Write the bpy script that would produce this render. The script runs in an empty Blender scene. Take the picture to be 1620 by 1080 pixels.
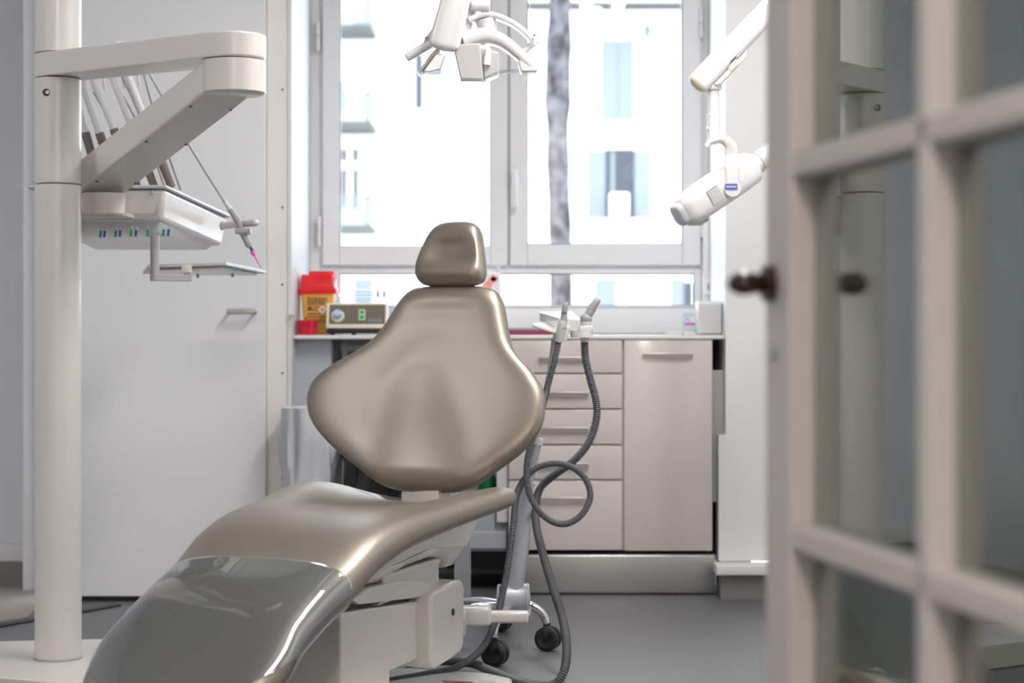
import bpy, bmesh, math, random
from mathutils import Vector, Matrix, noise
PI = math.pi
C = bpy.context.scene.collection
sc = bpy.context.scene
random.seed(4)

# ---------------------------------------------------------------- camera
F_PX, HZ, EYE = 2900.0, 514.0, 0.935
cam_d = bpy.data.cameras.new('camera')
cam = bpy.data.objects.new('camera', cam_d); C.objects.link(cam)
cam.location = (0, 0, EYE); cam.rotation_euler = (PI/2, 0, 0)
cam_d.sensor_width = 36.0; cam_d.lens = F_PX/1620*36.0
cam_d.shift_y = -(540-HZ)/1620.0
cam_d.clip_start = 0.05; cam_d.clip_end = 200
cam_d.dof.use_dof = True; cam_d.dof.focus_distance = 4.65; cam_d.dof.aperture_fstop = 2.9
cam_d.dof.aperture_blades = 9
sc.camera = cam
# ---------------------------------------------------------------- light
sc.view_settings.view_transform = 'Standard'; sc.view_settings.look = 'None'
sc.view_settings.exposure = 0.10; sc.view_settings.gamma = 1.0
sc.view_settings.use_curve_mapping = False
w = bpy.data.worlds.new('sky'); sc.world = w; w.use_nodes = True
bgn = w.node_tree.nodes['Background']
bgn.inputs[0].default_value = (0.86, 0.93, 1.0, 1); bgn.inputs[1].default_value = 6.2
def area(name, loc, rot, sx, sy, power, col):
    l = bpy.data.lights.new(name, 'AREA'); l.shape = 'RECTANGLE'; l.size = sx; l.size_y = sy
    l.energy = power; l.color = col
    o = bpy.data.objects.new(name, l); C.objects.link(o); o.location = loc; o.rotation_euler = rot
    return o
# portal that guides the daylight through the window opening; the tube fitting of the ceiling; the hallway behind the camera
po = area('window_portal', (0, 6.99, 1.72), (PI/2, 0, PI), 1.45, 1.5, 1, (1, 1, 1)); po.data.cycles.is_portal = True
area('ceiling_tube_light', (0.42, 4.15, 2.73), (0, 0, 0), 0.06, 1.8, 30, (1.0, 0.97, 0.94))
area('ceiling_tube_light', (0.60, 4.15, 2.73), (0, 0, 0), 0.06, 1.8, 30, (1.0, 0.97, 0.94))
area('left_fill_light', (-2.30, 3.1, 2.755), (0, 0, 0), 0.5, 0.5, 15, (0.97, 0.98, 1.0))  # added fill, brightens the left faces of the unit arm and column
area('hall_lamp_light', (-0.1, -0.4, 2.755), (0, 0, 0), 0.5, 0.5, 64, (1.0, 0.87, 0.77))

# ---------------------------------------------------------------- helpers
def pt(px, py, d):
    return Vector(((px-810)*d/F_PX, d, EYE-(py-HZ)*d/F_PX))
def tag(o, label=None, cat=None, group=None, kind=None):
    if label: o['label'] = label
    if cat: o['category'] = cat
    if group: o['group'] = group
    if kind: o['kind'] = kind
    return o
def thing(name, label, cat, loc, group=None, kind=None):
    o = bpy.data.objects.new(name, None); C.objects.link(o); o.location = loc
    o.empty_display_size = 0.05
    return tag(o, label, cat, group, kind)
def worldpos(o):
    p = Vector((0, 0, 0))
    while o is not None:
        p = p+o.location; o = o.parent
    return p
def obj(name, bm, m, parent=None, smooth=True, ang=40, sub=0, loc=None, label=None, bev=0):
    off = worldpos(parent) if parent is not None else (Vector(loc) if loc is not None else Vector((0, 0, 0)))
    bmesh.ops.recalc_face_normals(bm, faces=bm.faces)
    for v in bm.verts: v.co = v.co-off
    me = bpy.data.meshes.new(name); bm.to_mesh(me); bm.free()
    if m is not None: me.materials.append(m)
    o = bpy.data.objects.new(name, me); C.objects.link(o)
    if parent is not None: o.parent = parent
    else: o.location = off
    if smooth:
        for p in me.polygons: p.use_smooth = True
        if not sub:
            me.set_sharp_from_angle(angle=math.radians(ang))
    if bev:
        b = o.modifiers.new('bevel', 'BEVEL'); b.width = bev; b.segments = 3; b.limit_method = 'ANGLE'; b.angle_limit = math.radians(40)
    if sub:
        s = o.modifiers.new('subdivision', 'SUBSURF'); s.levels = sub; s.render_levels = sub
    if label: o['label'] = label
    return o
def B(): return bmesh.new()
def struct(name, bm, m, parent=None, **k):
    o = obj(name, bm, m, parent, **k)
    if parent is None: o['kind'] = 'structure'
    return o
def hexa(bm, p):      # p: 8 points, bottom 0-3 ccw, top 4-7
    v = [bm.verts.new(q) for q in p]
    for f in ((3,2,1,0),(4,5,6,7),(0,1,5,4),(1,2,6,5),(2,3,7,6),(3,0,4,7)):
        bm.faces.new([v[i] for i in f])
    return v
def box(bm, x0, x1, y0, y1, z0, z1):
    return hexa(bm, [(x0,y0,z0),(x1,y0,z0),(x1,y1,z0),(x0,y1,z0),(x0,y0,z1),(x1,y0,z1),(x1,y1,z1),(x0,y1,z1)])
def fbox(bm, fr, s0, s1, r0, r1, z0, z1):
    return hexa(bm, [fr(s0,r0,z0),fr(s1,r0,z0),fr(s1,r1,z0),fr(s0,r1,z0),fr(s0,r0,z1),fr(s1,r0,z1),fr(s1,r1,z1),fr(s0,r1,z1)])
def rounded(bm, vs, off, seg=3):
    es = set()
    for v in vs:
        for e in v.link_edges: es.add(e)
    bmesh.ops.bevel(bm, geom=list(es), offset=off, segments=seg, profile=0.5, affect='EDGES')
def rbox(bm, x0, x1, y0, y1, z0, z1, off, seg=3):
    t = B(); vs = box(t, x0, x1, y0, y1, z0, z1); rounded(t, vs, off, seg); merge(bm, t)
def merge(bm, t, M=None):
    if M is not None: bmesh.ops.transform(t, matrix=M, verts=t.verts)
    me = bpy.data.meshes.new('tmp'); t.to_mesh(me); t.free(); bm.from_mesh(me); bpy.data.meshes.remove(me)
def loft(bm, rings, cap=True, closed=True):
    R = [[bm.verts.new(p) for p in r] for r in rings]
    n = len(R[0])
    for a, b in zip(R, R[1:]):
        for i in range(n if closed else n-1):
            j = (i+1) % n
            bm.faces.new((a[i], a[j], b[j], b[i]))
    if cap and closed:
        for r in (R[0], R[-1]):
            c = Vector((0, 0, 0))
            for v in r: c += v.co
            cv = bm.verts.new(c/n)
            for i in range(n): bm.faces.new((r[i], r[(i+1) % n], cv))
    return R
def frame_for(t):
    t = t.normalized(); a = Vector((0, 0, 1)) if abs(t.z) < 0.9 else Vector((1, 0, 0))
    u = t.cross(a).normalized(); return u, t.cross(u).normalized()
def catmull(P, n):
    P = [Vector(p) for p in P]; out = []
    for i in range(len(P)-1):
        p0 = P[max(i-1, 0)]; p1 = P[i]; p2 = P[i+1]; p3 = P[min(i+2, len(P)-1)]
        for k in range(n):
            t = k/n
            out.append(0.5*((2*p1)+(p2-p0)*t+(2*p0-5*p1+4*p2-p3)*t*t+(3*p1-p0-3*p2+p3)*t**3))
    out.append(P[-1]); return out
def resample(P, step):
    out = [P[0].copy()]; acc = 0
    for a, b in zip(P, P[1:]):
        L = (b-a).length
        while L > 0 and acc+L >= step:
            k = (step-acc)/L; a = a+(b-a)*k; out.append(a.copy()); L = (b-a).length; acc = 0
        acc += L
    return out
def tube(bm, P, r, seg=14, flat=None, upv=None):
    P = [Vector(p) for p in P]; rings = []; u = None
    for i, p in enumerate(P):
        t = (P[min(i+1, len(P)-1)]-P[max(i-1, 0)]).normalized()
        if u is None: u = upv.cross(t).normalized() if upv is not None else frame_for(t)[0]
        u = (u-t*u.dot(t)).normalized(); v = t.cross(u)
        rr = r[i] if isinstance(r, (list, tuple)) else r
        fl = 1 if flat is None else flat
        rings.append([p+(u*math.cos(a)*rr+v*math.sin(a)*rr*fl) for a in [2*PI*k/seg for k in range(seg)]])
    loft(bm, rings)
def cyl(bm, a, b, r, r2=None, seg=32):
    tube(bm, [Vector(a), Vector(b)], [r, r if r2 is None else r2], seg)
def lathe(bm, base, prof, seg=32, axis=Vector((0, 0, 1))):
    axis = Vector(axis).normalized(); u, v = frame_for(axis); base = Vector(base)
    loft(bm, [[base+axis*h+(u*math.cos(a)+v*math.sin(a))*max(r, 1e-4) for a in [2*PI*k/seg for k in range(seg)]] for r, h in prof])
def prism(bm, poly, ext):     # poly: list of 3d points, ext: vector
    ext = Vector(ext); a = [bm.verts.new(Vector(p)) for p in poly]; b = [bm.verts.new(Vector(p)+ext) for p in poly]
    bm.faces.new(a); bm.faces.new(list(reversed(b))); n = len(a)
    for i in range(n): bm.faces.new((a[i], b[i], b[(i+1) % n], a[(i+1) % n]))
    return a+b
def ball(bm, c, r, sx=1, sy=1, sz=1):
    bmesh.ops.create_uvsphere(bm, u_segments=24, v_segments=14, radius=r, matrix=Matrix.Translation(Vector(c)) @ Matrix.Diagonal((sx, sy, sz, 1)))
def stadium(a, b, ra, rb, z, n=14):   # plan outline of a beam with round ends
    a = Vector((a[0], a[1], 0)); b = Vector((b[0], b[1], 0)); d = (b-a).normalized(); ang = math.atan2(d.y, d.x); out = []
    for k in range(n+1):
        t = ang-PI/2+PI*k/n; out.append(Vector((b.x+rb*math.cos(t), b.y+rb*math.sin(t), z)))
    for k in range(n+1):
        t = ang+PI/2+PI*k/n; out.append(Vector((a.x+ra*math.cos(t), a.y+ra*math.sin(t), z)))
    return out
def interp(xs, ys, x):        # monotone-ish cubic
    if x <= xs[0]: return ys[0]
    if x >= xs[-1]: return ys[-1]
    i = max(k for k in range(len(xs)-1) if xs[k] <= x)
    def sl(k):
        if k <= 0 or k >= len(xs)-1: 
            k2 = min(max(k, 0), len(xs)-1); a = max(k2-1, 0); b = min(k2+1, len(xs)-1)
            return (ys[b]-ys[a])/(xs[b]-xs[a])
        d0 = (ys[k]-ys[k-1])/(xs[k]-xs[k-1]); d1 = (ys[k+1]-ys[k])/(xs[k+1]-xs[k])
        return 0 if d0*d1 <= 0 else 2*d0*d1/(d0+d1)
    h = xs[i+1]-xs[i]; t = (x-xs[i])/h; m0 = sl(i)*h; m1 = sl(i+1)*h
    return (2*t**3-3*t*t+1)*ys[i]+(t**3-2*t*t+t)*m0+(-2*t**3+3*t*t)*ys[i+1]+(t**3-t*t)*m1
def spow(v, p): return math.copysign(abs(v)**p, v)

# ---------------------------------------------------------------- materials
def mat(name, col, rough=0.5, metal=0.0, var=0.0, scale=20, bump=0.0, bscale=60, coat=0.0, croug=0.1, spec=0.5, trans=0.0, sheen=0.0):
    m = bpy.data.materials.new(name); m.use_nodes = True; nt = m.node_tree; p = nt.nodes['Principled BSDF']
    p.inputs['Base Color'].default_value = (*col, 1); p.inputs['Roughness'].default_value = rough; p.inputs['Metallic'].default_value = metal
    p.inputs['Coat Weight'].default_value = coat; p.inputs['Coat Roughness'].default_value = croug
    p.inputs['Specular IOR Level'].default_value = spec; p.inputs['Transmission Weight'].default_value = trans
    p.inputs['Sheen Weight'].default_value = sheen
    tc = nt.nodes.new('ShaderNodeTexCoord')
    n = nt.nodes.new('ShaderNodeTexNoise'); n.inputs['Scale'].default_value = scale; n.inputs['Detail'].default_value = 4
    nt.links.new(tc.outputs['Object'], n.inputs['Vector'])
    r = nt.nodes.new('ShaderNodeMix'); r.data_type = 'RGBA'
    v = max(var, 0.015)
    r.inputs[6].default_value = (*[c*(1-v) for c in col], 1); r.inputs[7].default_value = (*[min(1, c*(1+v)) for c in col], 1)
    nt.links.new(n.outputs['Fac'], r.inputs[0]); nt.links.new(r.outputs[2], p.inputs['Base Color'])
    if bump:
        n2 = nt.nodes.new('ShaderNodeTexNoise'); n2.inputs['Scale'].default_value = bscale; n2.inputs['Detail'].default_value = 3
        nt.links.new(tc.outputs['Object'], n2.inputs['Vector'])
        b = nt.nodes.new('ShaderNodeBump'); b.inputs['Strength'].default_value = bump; b.inputs['Distance'].default_value = 0.002
        nt.links.new(n2.outputs['Fac'], b.inputs['Height']); nt.links.new(b.outputs['Normal'], p.inputs['Normal'])
    return m
def glassy(name, tint=(0.97, 0.99, 0.98), rough=0.0, f0=0.04, haze=0.0, hazecol=(0.8, 0.8, 0.8), bump=0.0, bscale=4, bdist=0.01):
    m = bpy.data.materials.new(name); m.use_nodes = True; nt = m.node_tree; nt.nodes.remove(nt.nodes['Principled BSDF'])
    out = nt.nodes['Material Output']; N = nt.nodes.new; L = nt.links.new
    lw = N('ShaderNodeLayerWeight'); lw.inputs['Blend'].default_value = 0.5
    pw = N('ShaderNodeMath'); pw.operation = 'POWER'; pw.inputs[1].default_value = 5; L(lw.outputs['Facing'], pw.inputs[0])
    ml = N('ShaderNodeMath'); ml.operation = 'MULTIPLY_ADD'; ml.inputs[1].default_value = 1-f0; ml.inputs[2].default_value = f0; L(pw.outputs[0], ml.inputs[0])
    tr = N('ShaderNodeBsdfTransparent'); tr.inputs[0].default_value = (*tint, 1)
    gl = N('ShaderNodeBsdfGlossy'); gl.inputs['Roughness'].default_value = rough; gl.inputs['Color'].default_value = (1, 1, 1, 1)
    base = tr.outputs[0]
    if haze:
        df = N('ShaderNodeBsdfDiffuse'); df.inputs[0].default_value = (*hazecol, 1)
        mh = N('ShaderNodeMixShader'); mh.inputs[0].default_value = haze; L(tr.outputs[0], mh.inputs[1]); L(df.outputs[0], mh.inputs[2]); base = mh.outputs[0]
    if bump:
        tc = N('ShaderNodeTexCoord'); n = N('ShaderNodeTexNoise'); n.inputs['Scale'].default_value = bscale; n.inputs['Detail'].default_value = 2
        L(tc.outputs['Object'], n.inputs['Vector']); b = N('ShaderNodeBump'); b.inputs['Strength'].default_value = bump; b.inputs['Distance'].default_value = bdist
        L(n.outputs['Fac'], b.inputs['Height']); L(b.outputs['Normal'], gl.inputs['Normal'])
    mx = N('ShaderNodeMixShader'); L(ml.outputs[0], mx.inputs[0]); L(base, mx.inputs[1]); L(gl.outputs[0], mx.inputs[2]); L(mx.outputs[0], out.inputs[0])
    return m
def emit(name, col, s):
    m = bpy.data.materials.new(name); m.use_nodes = True; p = m.node_tree.nodes['Principled BSDF']
    p.inputs['Base Color'].default_value = (*col, 1); p.inputs['Emission Color'].default_value = (*col, 1); p.inputs['Emission Strength'].default_value = s
    return m
M = {}
M['wall'] = mat('wall_paint', (0.82, 0.82, 0.825), 0.6, var=0.02, bump=0.05, bscale=120)
M['paper'] = mat('wall_textured_paper', (0.74, 0.76, 0.80), 0.75, var=0.03, scale=200, bump=0.8, bscale=160)
M['panel'] = mat('sliding_panel_lacquer', (0.83, 0.84, 0.86), 0.35, var=0.01, scale=3)
M['cream'] = mat('cream_edge_strip', (0.86, 0.84, 0.80), 0.45)
M['frame'] = mat('window_white_plastic', (0.76, 0.76, 0.77), 0.3)
M['gasket'] = mat('window_gasket_rubber', (0.10, 0.14, 0.16), 0.6)
M['pws'] = mat('unit_white_plastic', (0.64, 0.615, 0.585), 0.28, coat=0.4, croug=0.15)
M['pw'] = mat('bright_white_plastic', (0.67, 0.67, 0.67), 0.3, coat=0.3)
M['pgrey'] = mat('grey_plastic', (0.36, 0.36, 0.37), 0.35)
M['hosegrey'] = mat('hose_grey_rubber', (0.095, 0.10, 0.11), 0.5)
M['handgrey'] = mat('suction_grey_plastic', (0.33, 0.34, 0.355), 0.4)
M['brown'] = mat('brown_silicone_sleeve', (0.16, 0.13, 0.115), 0.5)
M['dark'] = mat('dark_metal', (0.03, 0.03, 0.03), 0.4)
M['black'] = mat('black_rubber', (0.012, 0.012, 0.013), 0.4)
M['blackbag'] = mat('black_bin_liner', (0.012, 0.012, 0.014), 0.22, bump=1.0, bscale=14)
M['whitebag'] = mat('white_bin_liner', (0.62, 0.65, 0.70), 0.3, bump=1.0, bscale=8)
M['chrome'] = mat('chrome', (0.75, 0.75, 0.76), 0.12, metal=1.0)
M['steel'] = mat('brushed_steel_plinth', (0.50, 0.50, 0.49), 0.38, metal=0.85)
M['alu'] = mat('silver_column', (0.50, 0.52, 0.55), 0.38, metal=0.35)
M['front'] = mat('cabinet_front_laminate', (0.64, 0.58, 0.565), 0.22, var=0.01, coat=0.3)
M['carcass'] = mat('cabinet_carcass_white', (0.68, 0.68, 0.68), 0.4)
M['top'] = mat('worktop_white', (0.78, 0.78, 0.78), 0.25)
M['topedge'] = mat('worktop_grey_edge', (0.30, 0.30, 0.31), 0.35)
M['handle'] = mat('satin_nickel_handle', (0.55, 0.52, 0.49), 0.35, metal=0.8)
M['leather'] = mat('taupe_metallic_leatherette', (0.275, 0.24, 0.20), 0.38, metal=0.65, var=0.03, scale=400, bump=0.10, bscale=700, coat=0.12, croug=0.3)
M['cover'] = glassy('clear_foot_cover_vinyl', (0.80, 0.82, 0.83), 0.04, 0.09, 0.07, (0.42, 0.44, 0.45), bump=0.9, bscale=3.5, bdist=0.012)
M['red'] = mat('red_plastic', (0.75, 0.008, 0.012), 0.3)
M['redclear'] = mat('crimson_tinted_plastic', (0.70, 0.01, 0.04), 0.15)
M['yellow'] = mat('yellow_plastic', (0.80, 0.42, 0.08), 0.35)
M['ink'] = mat('printed_ink', (0.13, 0.09, 0.05), 0.6)
M['beige'] = mat('beige_housing', (0.75, 0.69, 0.56), 0.4)
M['olive'] = mat('olive_front_panel', (0.15, 0.13, 0.095), 0.4)
M['mint'] = mat('mint_switch_panel', (0.40, 0.62, 0.36), 0.4)
M['slate'] = mat('slate_label', (0.17, 0.20, 0.25), 0.4)
M['paleblue'] = mat('pale_blue_cap', (0.42, 0.55, 0.75), 0.35)
M['green'] = mat('green_plastic', (0.01, 0.25, 0.11), 0.3)
M['darkgreen'] = mat('dark_green_bottle', (0.01, 0.16, 0.06), 0.15)
M['blue'] = mat('blue_plastic', (0.05, 0.08, 0.30), 0.3)
M['pink'] = mat('pink_tip', (0.75, 0.10, 0.50), 0.35)
M['salmon'] = mat('salmon_print', (0.90, 0.35, 0.28), 0.4)
M['maroon'] = mat('maroon_cover', (0.26, 0.04, 0.09), 0.4)
M['teal'] = mat('teal_pack', (0.12, 0.50, 0.40), 0.4)
M['aqua'] = mat('pale_aqua_card', (0.50, 0.63, 0.70), 0.5)
M['doorpaint'] = mat('door_paint', (0.50, 0.475, 0.455), 0.45, var=0.02)
M['doorglass'] = glassy('door_glass', (0.80, 0.86, 0.82), 0.0, 0.17)
M['winglass'] = glassy('window_glass', (0.975, 0.985, 0.99), 0.0, 0.04)
M['clear'] = glassy('clear_plastic', (0.90, 0.94, 0.96), 0.08, 0.05, 0.10, (0.75, 0.80, 0.85))
M['lens'] = glassy('lamp_shield_clear', (0.95, 0.96, 0.97), 0.03, 0.08, 0.05, (0.9, 0.9, 0.9))
M['knob'] = mat('dark_red_brown_knob', (0.022, 0.006, 0.005), 0.25)
M['taupe'] = mat('partition_dark_taupe', (0.060, 0.055, 0.050), 0.7, var=0.05)
M['ceil'] = mat('ceiling_white', (0.55, 0.54, 0.53), 0.8)
M['facade'] = mat('facade_render', (0.86, 0.86, 0.84), 0.85, var=0.03, scale=1)
M['facadew'] = mat('facade_window_glass', (0.028, 0.034, 0.045), 0.4)
M['shutter'] = mat('pale_shutter', (0.17, 0.195, 0.22), 0.7)
M['slab'] = mat('balcony_stone', (0.075, 0.08, 0.08), 0.8)
M['fwhite'] = mat('facade_white_wood', (0.85, 0.86, 0.86), 0.6)
M['asphalt'] = mat('street_paving', (0.35, 0.35, 0.35), 0.9, var=0.2, scale=3)
def mat_bark():
    m = mat('palm_bark', (0.068, 0.063, 0.069), 0.95, var=0.75, scale=20)
    nt = m.node_tree; n = [x for x in nt.nodes if x.type == 'TEX_NOISE'][0]; n.inputs['Detail'].default_value = 8; n.inputs['Roughness'].default_value = 0.6; n.inputs['Scale'].default_value = 9
    mr = nt.nodes.new('ShaderNodeMapRange'); mr.inputs[1].default_value = 0.38; mr.inputs[2].default_value = 0.62
    nt.links.new(n.outputs['Fac'], mr.inputs[0]); mx = [x for x in nt.nodes if x.type == 'MIX'][0]; nt.links.new(mr.outputs[0], mx.inputs[0])
    return m
M['bark'] = mat_bark()
def mat_floor():
    m = mat('speckled_grey_vinyl', (0.14, 0.141, 0.148), 0.42, var=0.35, scale=320, bump=0.15, bscale=200); return m
M['floor'] = mat_floor()
M['oldfloor'] = mat('beige_old_floor', (0.34, 0.31, 0.28), 0.5, var=0.15, scale=40)
M['skirt'] = mat('grey_vinyl_skirting', (0.22, 0.215, 0.21), 0.6, var=0.1, scale=150)
M['reflector'] = mat('lamp_mirror', (0.85, 0.87, 0.90), 0.3, metal=0.5, bump=0.6, bscale=30)
M['lampgrey'] = mat('lamp_core_grey', (0.47, 0.47, 0.47), 0.3, coat=0.3)
M['stickerblue'] = mat('blue_sticker', (0.07, 0.10, 0.42), 0.4)
M['labelgrey'] = mat('grey_label', (0.38, 0.40, 0.41), 0.4)
M['armcap'] = mat('yellowed_cream_cap', (0.72, 0.66, 0.53), 0.4)
M['lit'] = emit('lamp_diffuser', (1.0, 0.95, 0.88), 3.0)

# ================================================================ SETTING
YC = 6.365           # plane of the cabinet fronts
YW = 6.90            # plane of the window wall
b = B(); box(b, -2.6, 2.6, -1.4, 7.1, -0.1, 0); struct('floor', b, M['floor'], smooth=False)
b = B(); box(b, -2.6, 2.6, -1.4, 7.1, 2.80, 2.92); struct('ceiling', b, M['ceil'], smooth=False)
# beige older floor strip at the left with its dark joint
b = B(); prism(b, [Vector((-2.6, 5.05, 0.0)), Vector((-1.9, 5.45, 0.0)), Vector((-1.55, 5.86, 0.0)), Vector((-1.60, 6.58, 0.0)), Vector((-2.6, 6.58, 0.0))], (0, 0, 0.004))
struct('floor_old_strip', b, M['oldfloor'], smooth=False)
b = B(); prism(b, [pt(-60, 1018, 5.1)*1, Vector((-1.36, 5.90, 0.0)), Vector((-1.36, 5.915, 0.0)), Vector((-2.3, 4.9, 0.0))], (0, 0, 0.005)) if False else prism(b, [Vector((-1.88, 5.20, 0.0)), Vector((-1.30, 6.10, 0.0)), Vector((-1.33, 6.13, 0.0)), Vector((-1.91, 5.23, 0.0))], (0, 0, 0.006))
struct('trim_floor_joint', b, M['dark'], smooth=False)
# window wall with the opening
WX0, WX1, WZ0, WZ1 = -0.726, 0.722, 1.000, 2.42
b = B(); box(b, -0.90, WX0, YW, YW+0.2, 0, 2.8); box(b, WX1, 0.90, YW, YW+0.2, 0, 2.8)
box(b, WX0, WX1, YW, YW+0.2, 0, WZ0); box(b, WX0, WX1, YW, YW+0.2, WZ1, 2.8)
struct('wall_back', b, M['wall'], smooth=False)
# alcove side walls / piers
b = B(); box(b, 0.738, 2.6, 6.33, 7.1, 0.12, 2.8); box(b, 0.714, 0.738, 6.33, 6.40, 0.12, 0.555)
struct('wall_pier_right', b, M['wall'], smooth=False)
b = B(); rbox(b, 0.694, 2.6, 6.225, 6.33, 0.085, 0.118, 0.004); struct('trim_pier_ledge', b, M['wall'])
b = B(); box(b, 0.712, 2.6, 6.255, 6.33, 0, 0.088); struct('baseboard_pier', b, M['skirt'], smooth=False)
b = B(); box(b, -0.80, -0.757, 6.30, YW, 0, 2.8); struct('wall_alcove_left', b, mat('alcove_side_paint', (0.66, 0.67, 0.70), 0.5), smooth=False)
# cream edge strip with screws
b = B(); box(b, -0.832, -0.757, 6.22, 6.30, 0, 2.8); tr = struct('trim_edge_strip', b, M['cream'], bev=0.003)
b = B(); box(b, -0.760, -0.747, 6.215, 6.225, 0, 2.8); obj('bead', b, M['frame'], tr)
for py in (142, 328, 450, 590, 756):
    p = pt(447, py, 6.22); b = B(); cyl(b, p, p+Vector((0, -0.004, 0)), 0.0035, seg=12); obj('screw', b, M['dark'], tr)
p = pt(463, 497, 6.2); b = B(); cyl(b, p+Vector((-0.008, 0, 0)), p+Vector((0.006, 0, 0)), 0.009, seg=16); obj('door_bumper', b, M['pw'], tr)
# sliding white panel door
b = B(); box(b, -1.56, -0.833, 6.20, 6.24, 0.018, 2.8)
d2 = struct('door_2', b, M['panel'], bev=0.002)
d2['label'] = 'tall plain white sliding panel door behind the dental unit column'
b = B(); box(b, -1.56, -0.833, 6.21, 6.24, 0.0, 0.019); obj('bottom_gap_shade', b, M['black'], d2, smooth=False)  # black strip stands in for the shade under the panel door
b = B()
h0, h1 = pt(358, 492, 6.15), pt(405, 492, 6.15)
rbox(b, h0.x, h1.x, 6.148, 6.156, h0.z-0.011, h0.z+0.009, 0.003)
for xx in (h0.x+0.006, h1.x-0.006): box(b, xx-0.004, xx+0.004, 6.156, 6.20, h0.z-0.004, h0.z+0.004)
obj('handle', b, M['handle'], d2)
# left part: door jamb, papered wall, skirting
b = B(); box(b, -1.72, -1.562, 6.44, 6.62, 0, 2.8); box(b, -1.66, -1.60, 6.40, 6.44, 0, 2.8); struct('trim_jamb_left', b, M['frame'], bev=0.004)
b = B(); box(b, -2.6, -1.72, 6.60, 6.75, 0, 2.8); struct('wall_far_left', b, M['paper'], smooth=False)
b = B(); rbox(b, -2.6, -1.735, 6.555, 6.60, 0.088, 0.150, 0.006); struct('trim_skirting_cap', b, M['frame'])
b = B(); box(b, -2.6, -1.745, 6.56, 6.60, 0, 0.088); struct('baseboard_left', b, M['skirt'], smooth=False)
b = B(); box(b, -2.75, -2.6, -1.4, 7.1, 0, 2.8); struct('wall_left', b, M['paper'], smooth=False)
b = B(); box(b, 1.45, 1.60, 2.35, 6.33, 0, 2.8); struct('wall_right', b, M['wall'], smooth=False)
b = B(); box(b, -2.6, 2.6, -1.55, -1.4, 0, 2.8); struct('wall_hall', b, mat('hall_wall_warm', (0.78, 0.74, 0.70), 0.8), smooth=False)
# partition the glazed door is folded against
dV = Vector((0.176, -0.984, 0)).normalized(); nV = Vector((dV.y, -dV.x, 0))*-1     # nV points to the right/back side
P0 = Vector((0.29, 2.10, 0))
def dd(s, n, z): return P0+dV*s+nV*n+Vector((0, 0, z))
b = B(); hexa(b, [dd(0.03,0.05,0), dd(2.6,0.05,0), dd(2.6,0.20,0), dd(0.03,0.20,0), dd(0.03,0.05,2.8), dd(2.6,0.05,2.8), dd(2.6,0.20,2.8), dd(0.03,0.20,2.8)])
box(b, 0.42, 2.6, 2.10, 2.30, 0, 2.8)
struct('wall_partition', b, M['taupe'], smooth=False)

# ---------------------------------------------------------------- window_1
win = thing('window_1', None, None, (0, YW, WZ0), kind='structure'); win['label'] = 'wide white double casement window with a low fixed pane beneath'
def wx(px): return (px-810)*YW/F_PX
def wz(py): return EYE-(py-HZ)*YW/F_PX
def rect_frame(bm, x0, x1, z0, z1, ix0, ix1, iz0, iz1, y0, y1):
    box(bm, x0, ix0, y0, y1, z0, z1); box(bm, ix1, x1, y0, y1, z0, z1)
    box(bm, ix0, ix1, y0, y1, z0, iz0); box(bm, ix0, ix1, y0, y1, iz1, z1)
b = B(); rect_frame(b, WX0, WX1, WZ0, WZ1, wx(519), wx(1100), wz(483), WZ1-0.05, YW+0.0, YW+0.08)
box(b, wx(519), wx(1100), YW+0.0, YW+0.08, wz(433), wz(416))
obj('window_frame', b, M['frame'], win, bev=0.003)
for (a, c, g0, g1) in ((511, 803, 538, 776), (807, 1108, 834, 1079)):
    b = B(); rect_frame(b, wx(a), wx(c), wz(420), WZ1-0.03, wx(g0), wx(g1), wz(391 if a < 600 else 387), WZ1-0.10, YW-0.025, YW+0.05)
    sash = obj('sash', b, M['frame'], win, bev=0.004)
    b = B(); z0, z1 = wz(391 if a < 600 else 387), WZ1-0.10
    rect_frame(b, wx(g0)-.002, wx(g1)+.002, z0-.002, z1+.002, wx(g0)+.004, wx(g1)-.004, z0+.004, z1-.004, YW-0.018, YW-0.006)
    obj('gasket', b, M['gasket'], sash, smooth=False)
    b = B(); box(b, wx(g0), wx(g1), YW+0.0, YW+0.008, z0, z1); obj('glass_pane', b, M['winglass'], sash, smooth=False)
b = B(); box(b, wx(803), wx(807), YW-0.021, YW+0.02, wz(416), WZ1-0.03); obj('mullion_gap', b, M['pgrey'], win, smooth=False)
b = B(); x0, x1 = wx(538), wx(1098)
rect_frame(b, x0-.002, x1+.002, wz(483)-.002, wz(433)+.002, x0+.003, x1-.003, wz(483)+.002, wz(433)-.004, YW-0.003, YW+0.003)
obj('gasket', b, M['gasket'], win, smooth=False)
b = B(); box(b, x0, x1, YW+0.03, YW+0.038, wz(484), wz(432)); obj('glass_pane', b, M['winglass'], win, smooth=False)
b = B(); rect_frame(b, WX0+.01, WX1-.01, WZ0+.002, wz(425), x0, x1, wz(483), wz(433), YW-0.004, YW+0.03); obj('transom_frame', b, M['frame'], win, bev=0.002)
for (px, py) in ((503, 57), (505, 366), (1109, 37), (1112, 352)):
    p = pt(px, py, YW-0.03); b = B(); cyl(b, p+Vector((0, 0, -0.055)), p+Vector((0, 0, -0.002)), 0.008); cyl(b, p+Vector((0, 0, 0.002)), p+Vector((0, 0, 0.055)), 0.008); obj('hinge', b, M['frame'], win)
p = pt(814, 288, YW-0.03); b = B(); rbox(b, p.x-.016, p.x+.016, p.y-.012, p.y+.004, p.z-.035, p.z+.05, .004)
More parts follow.
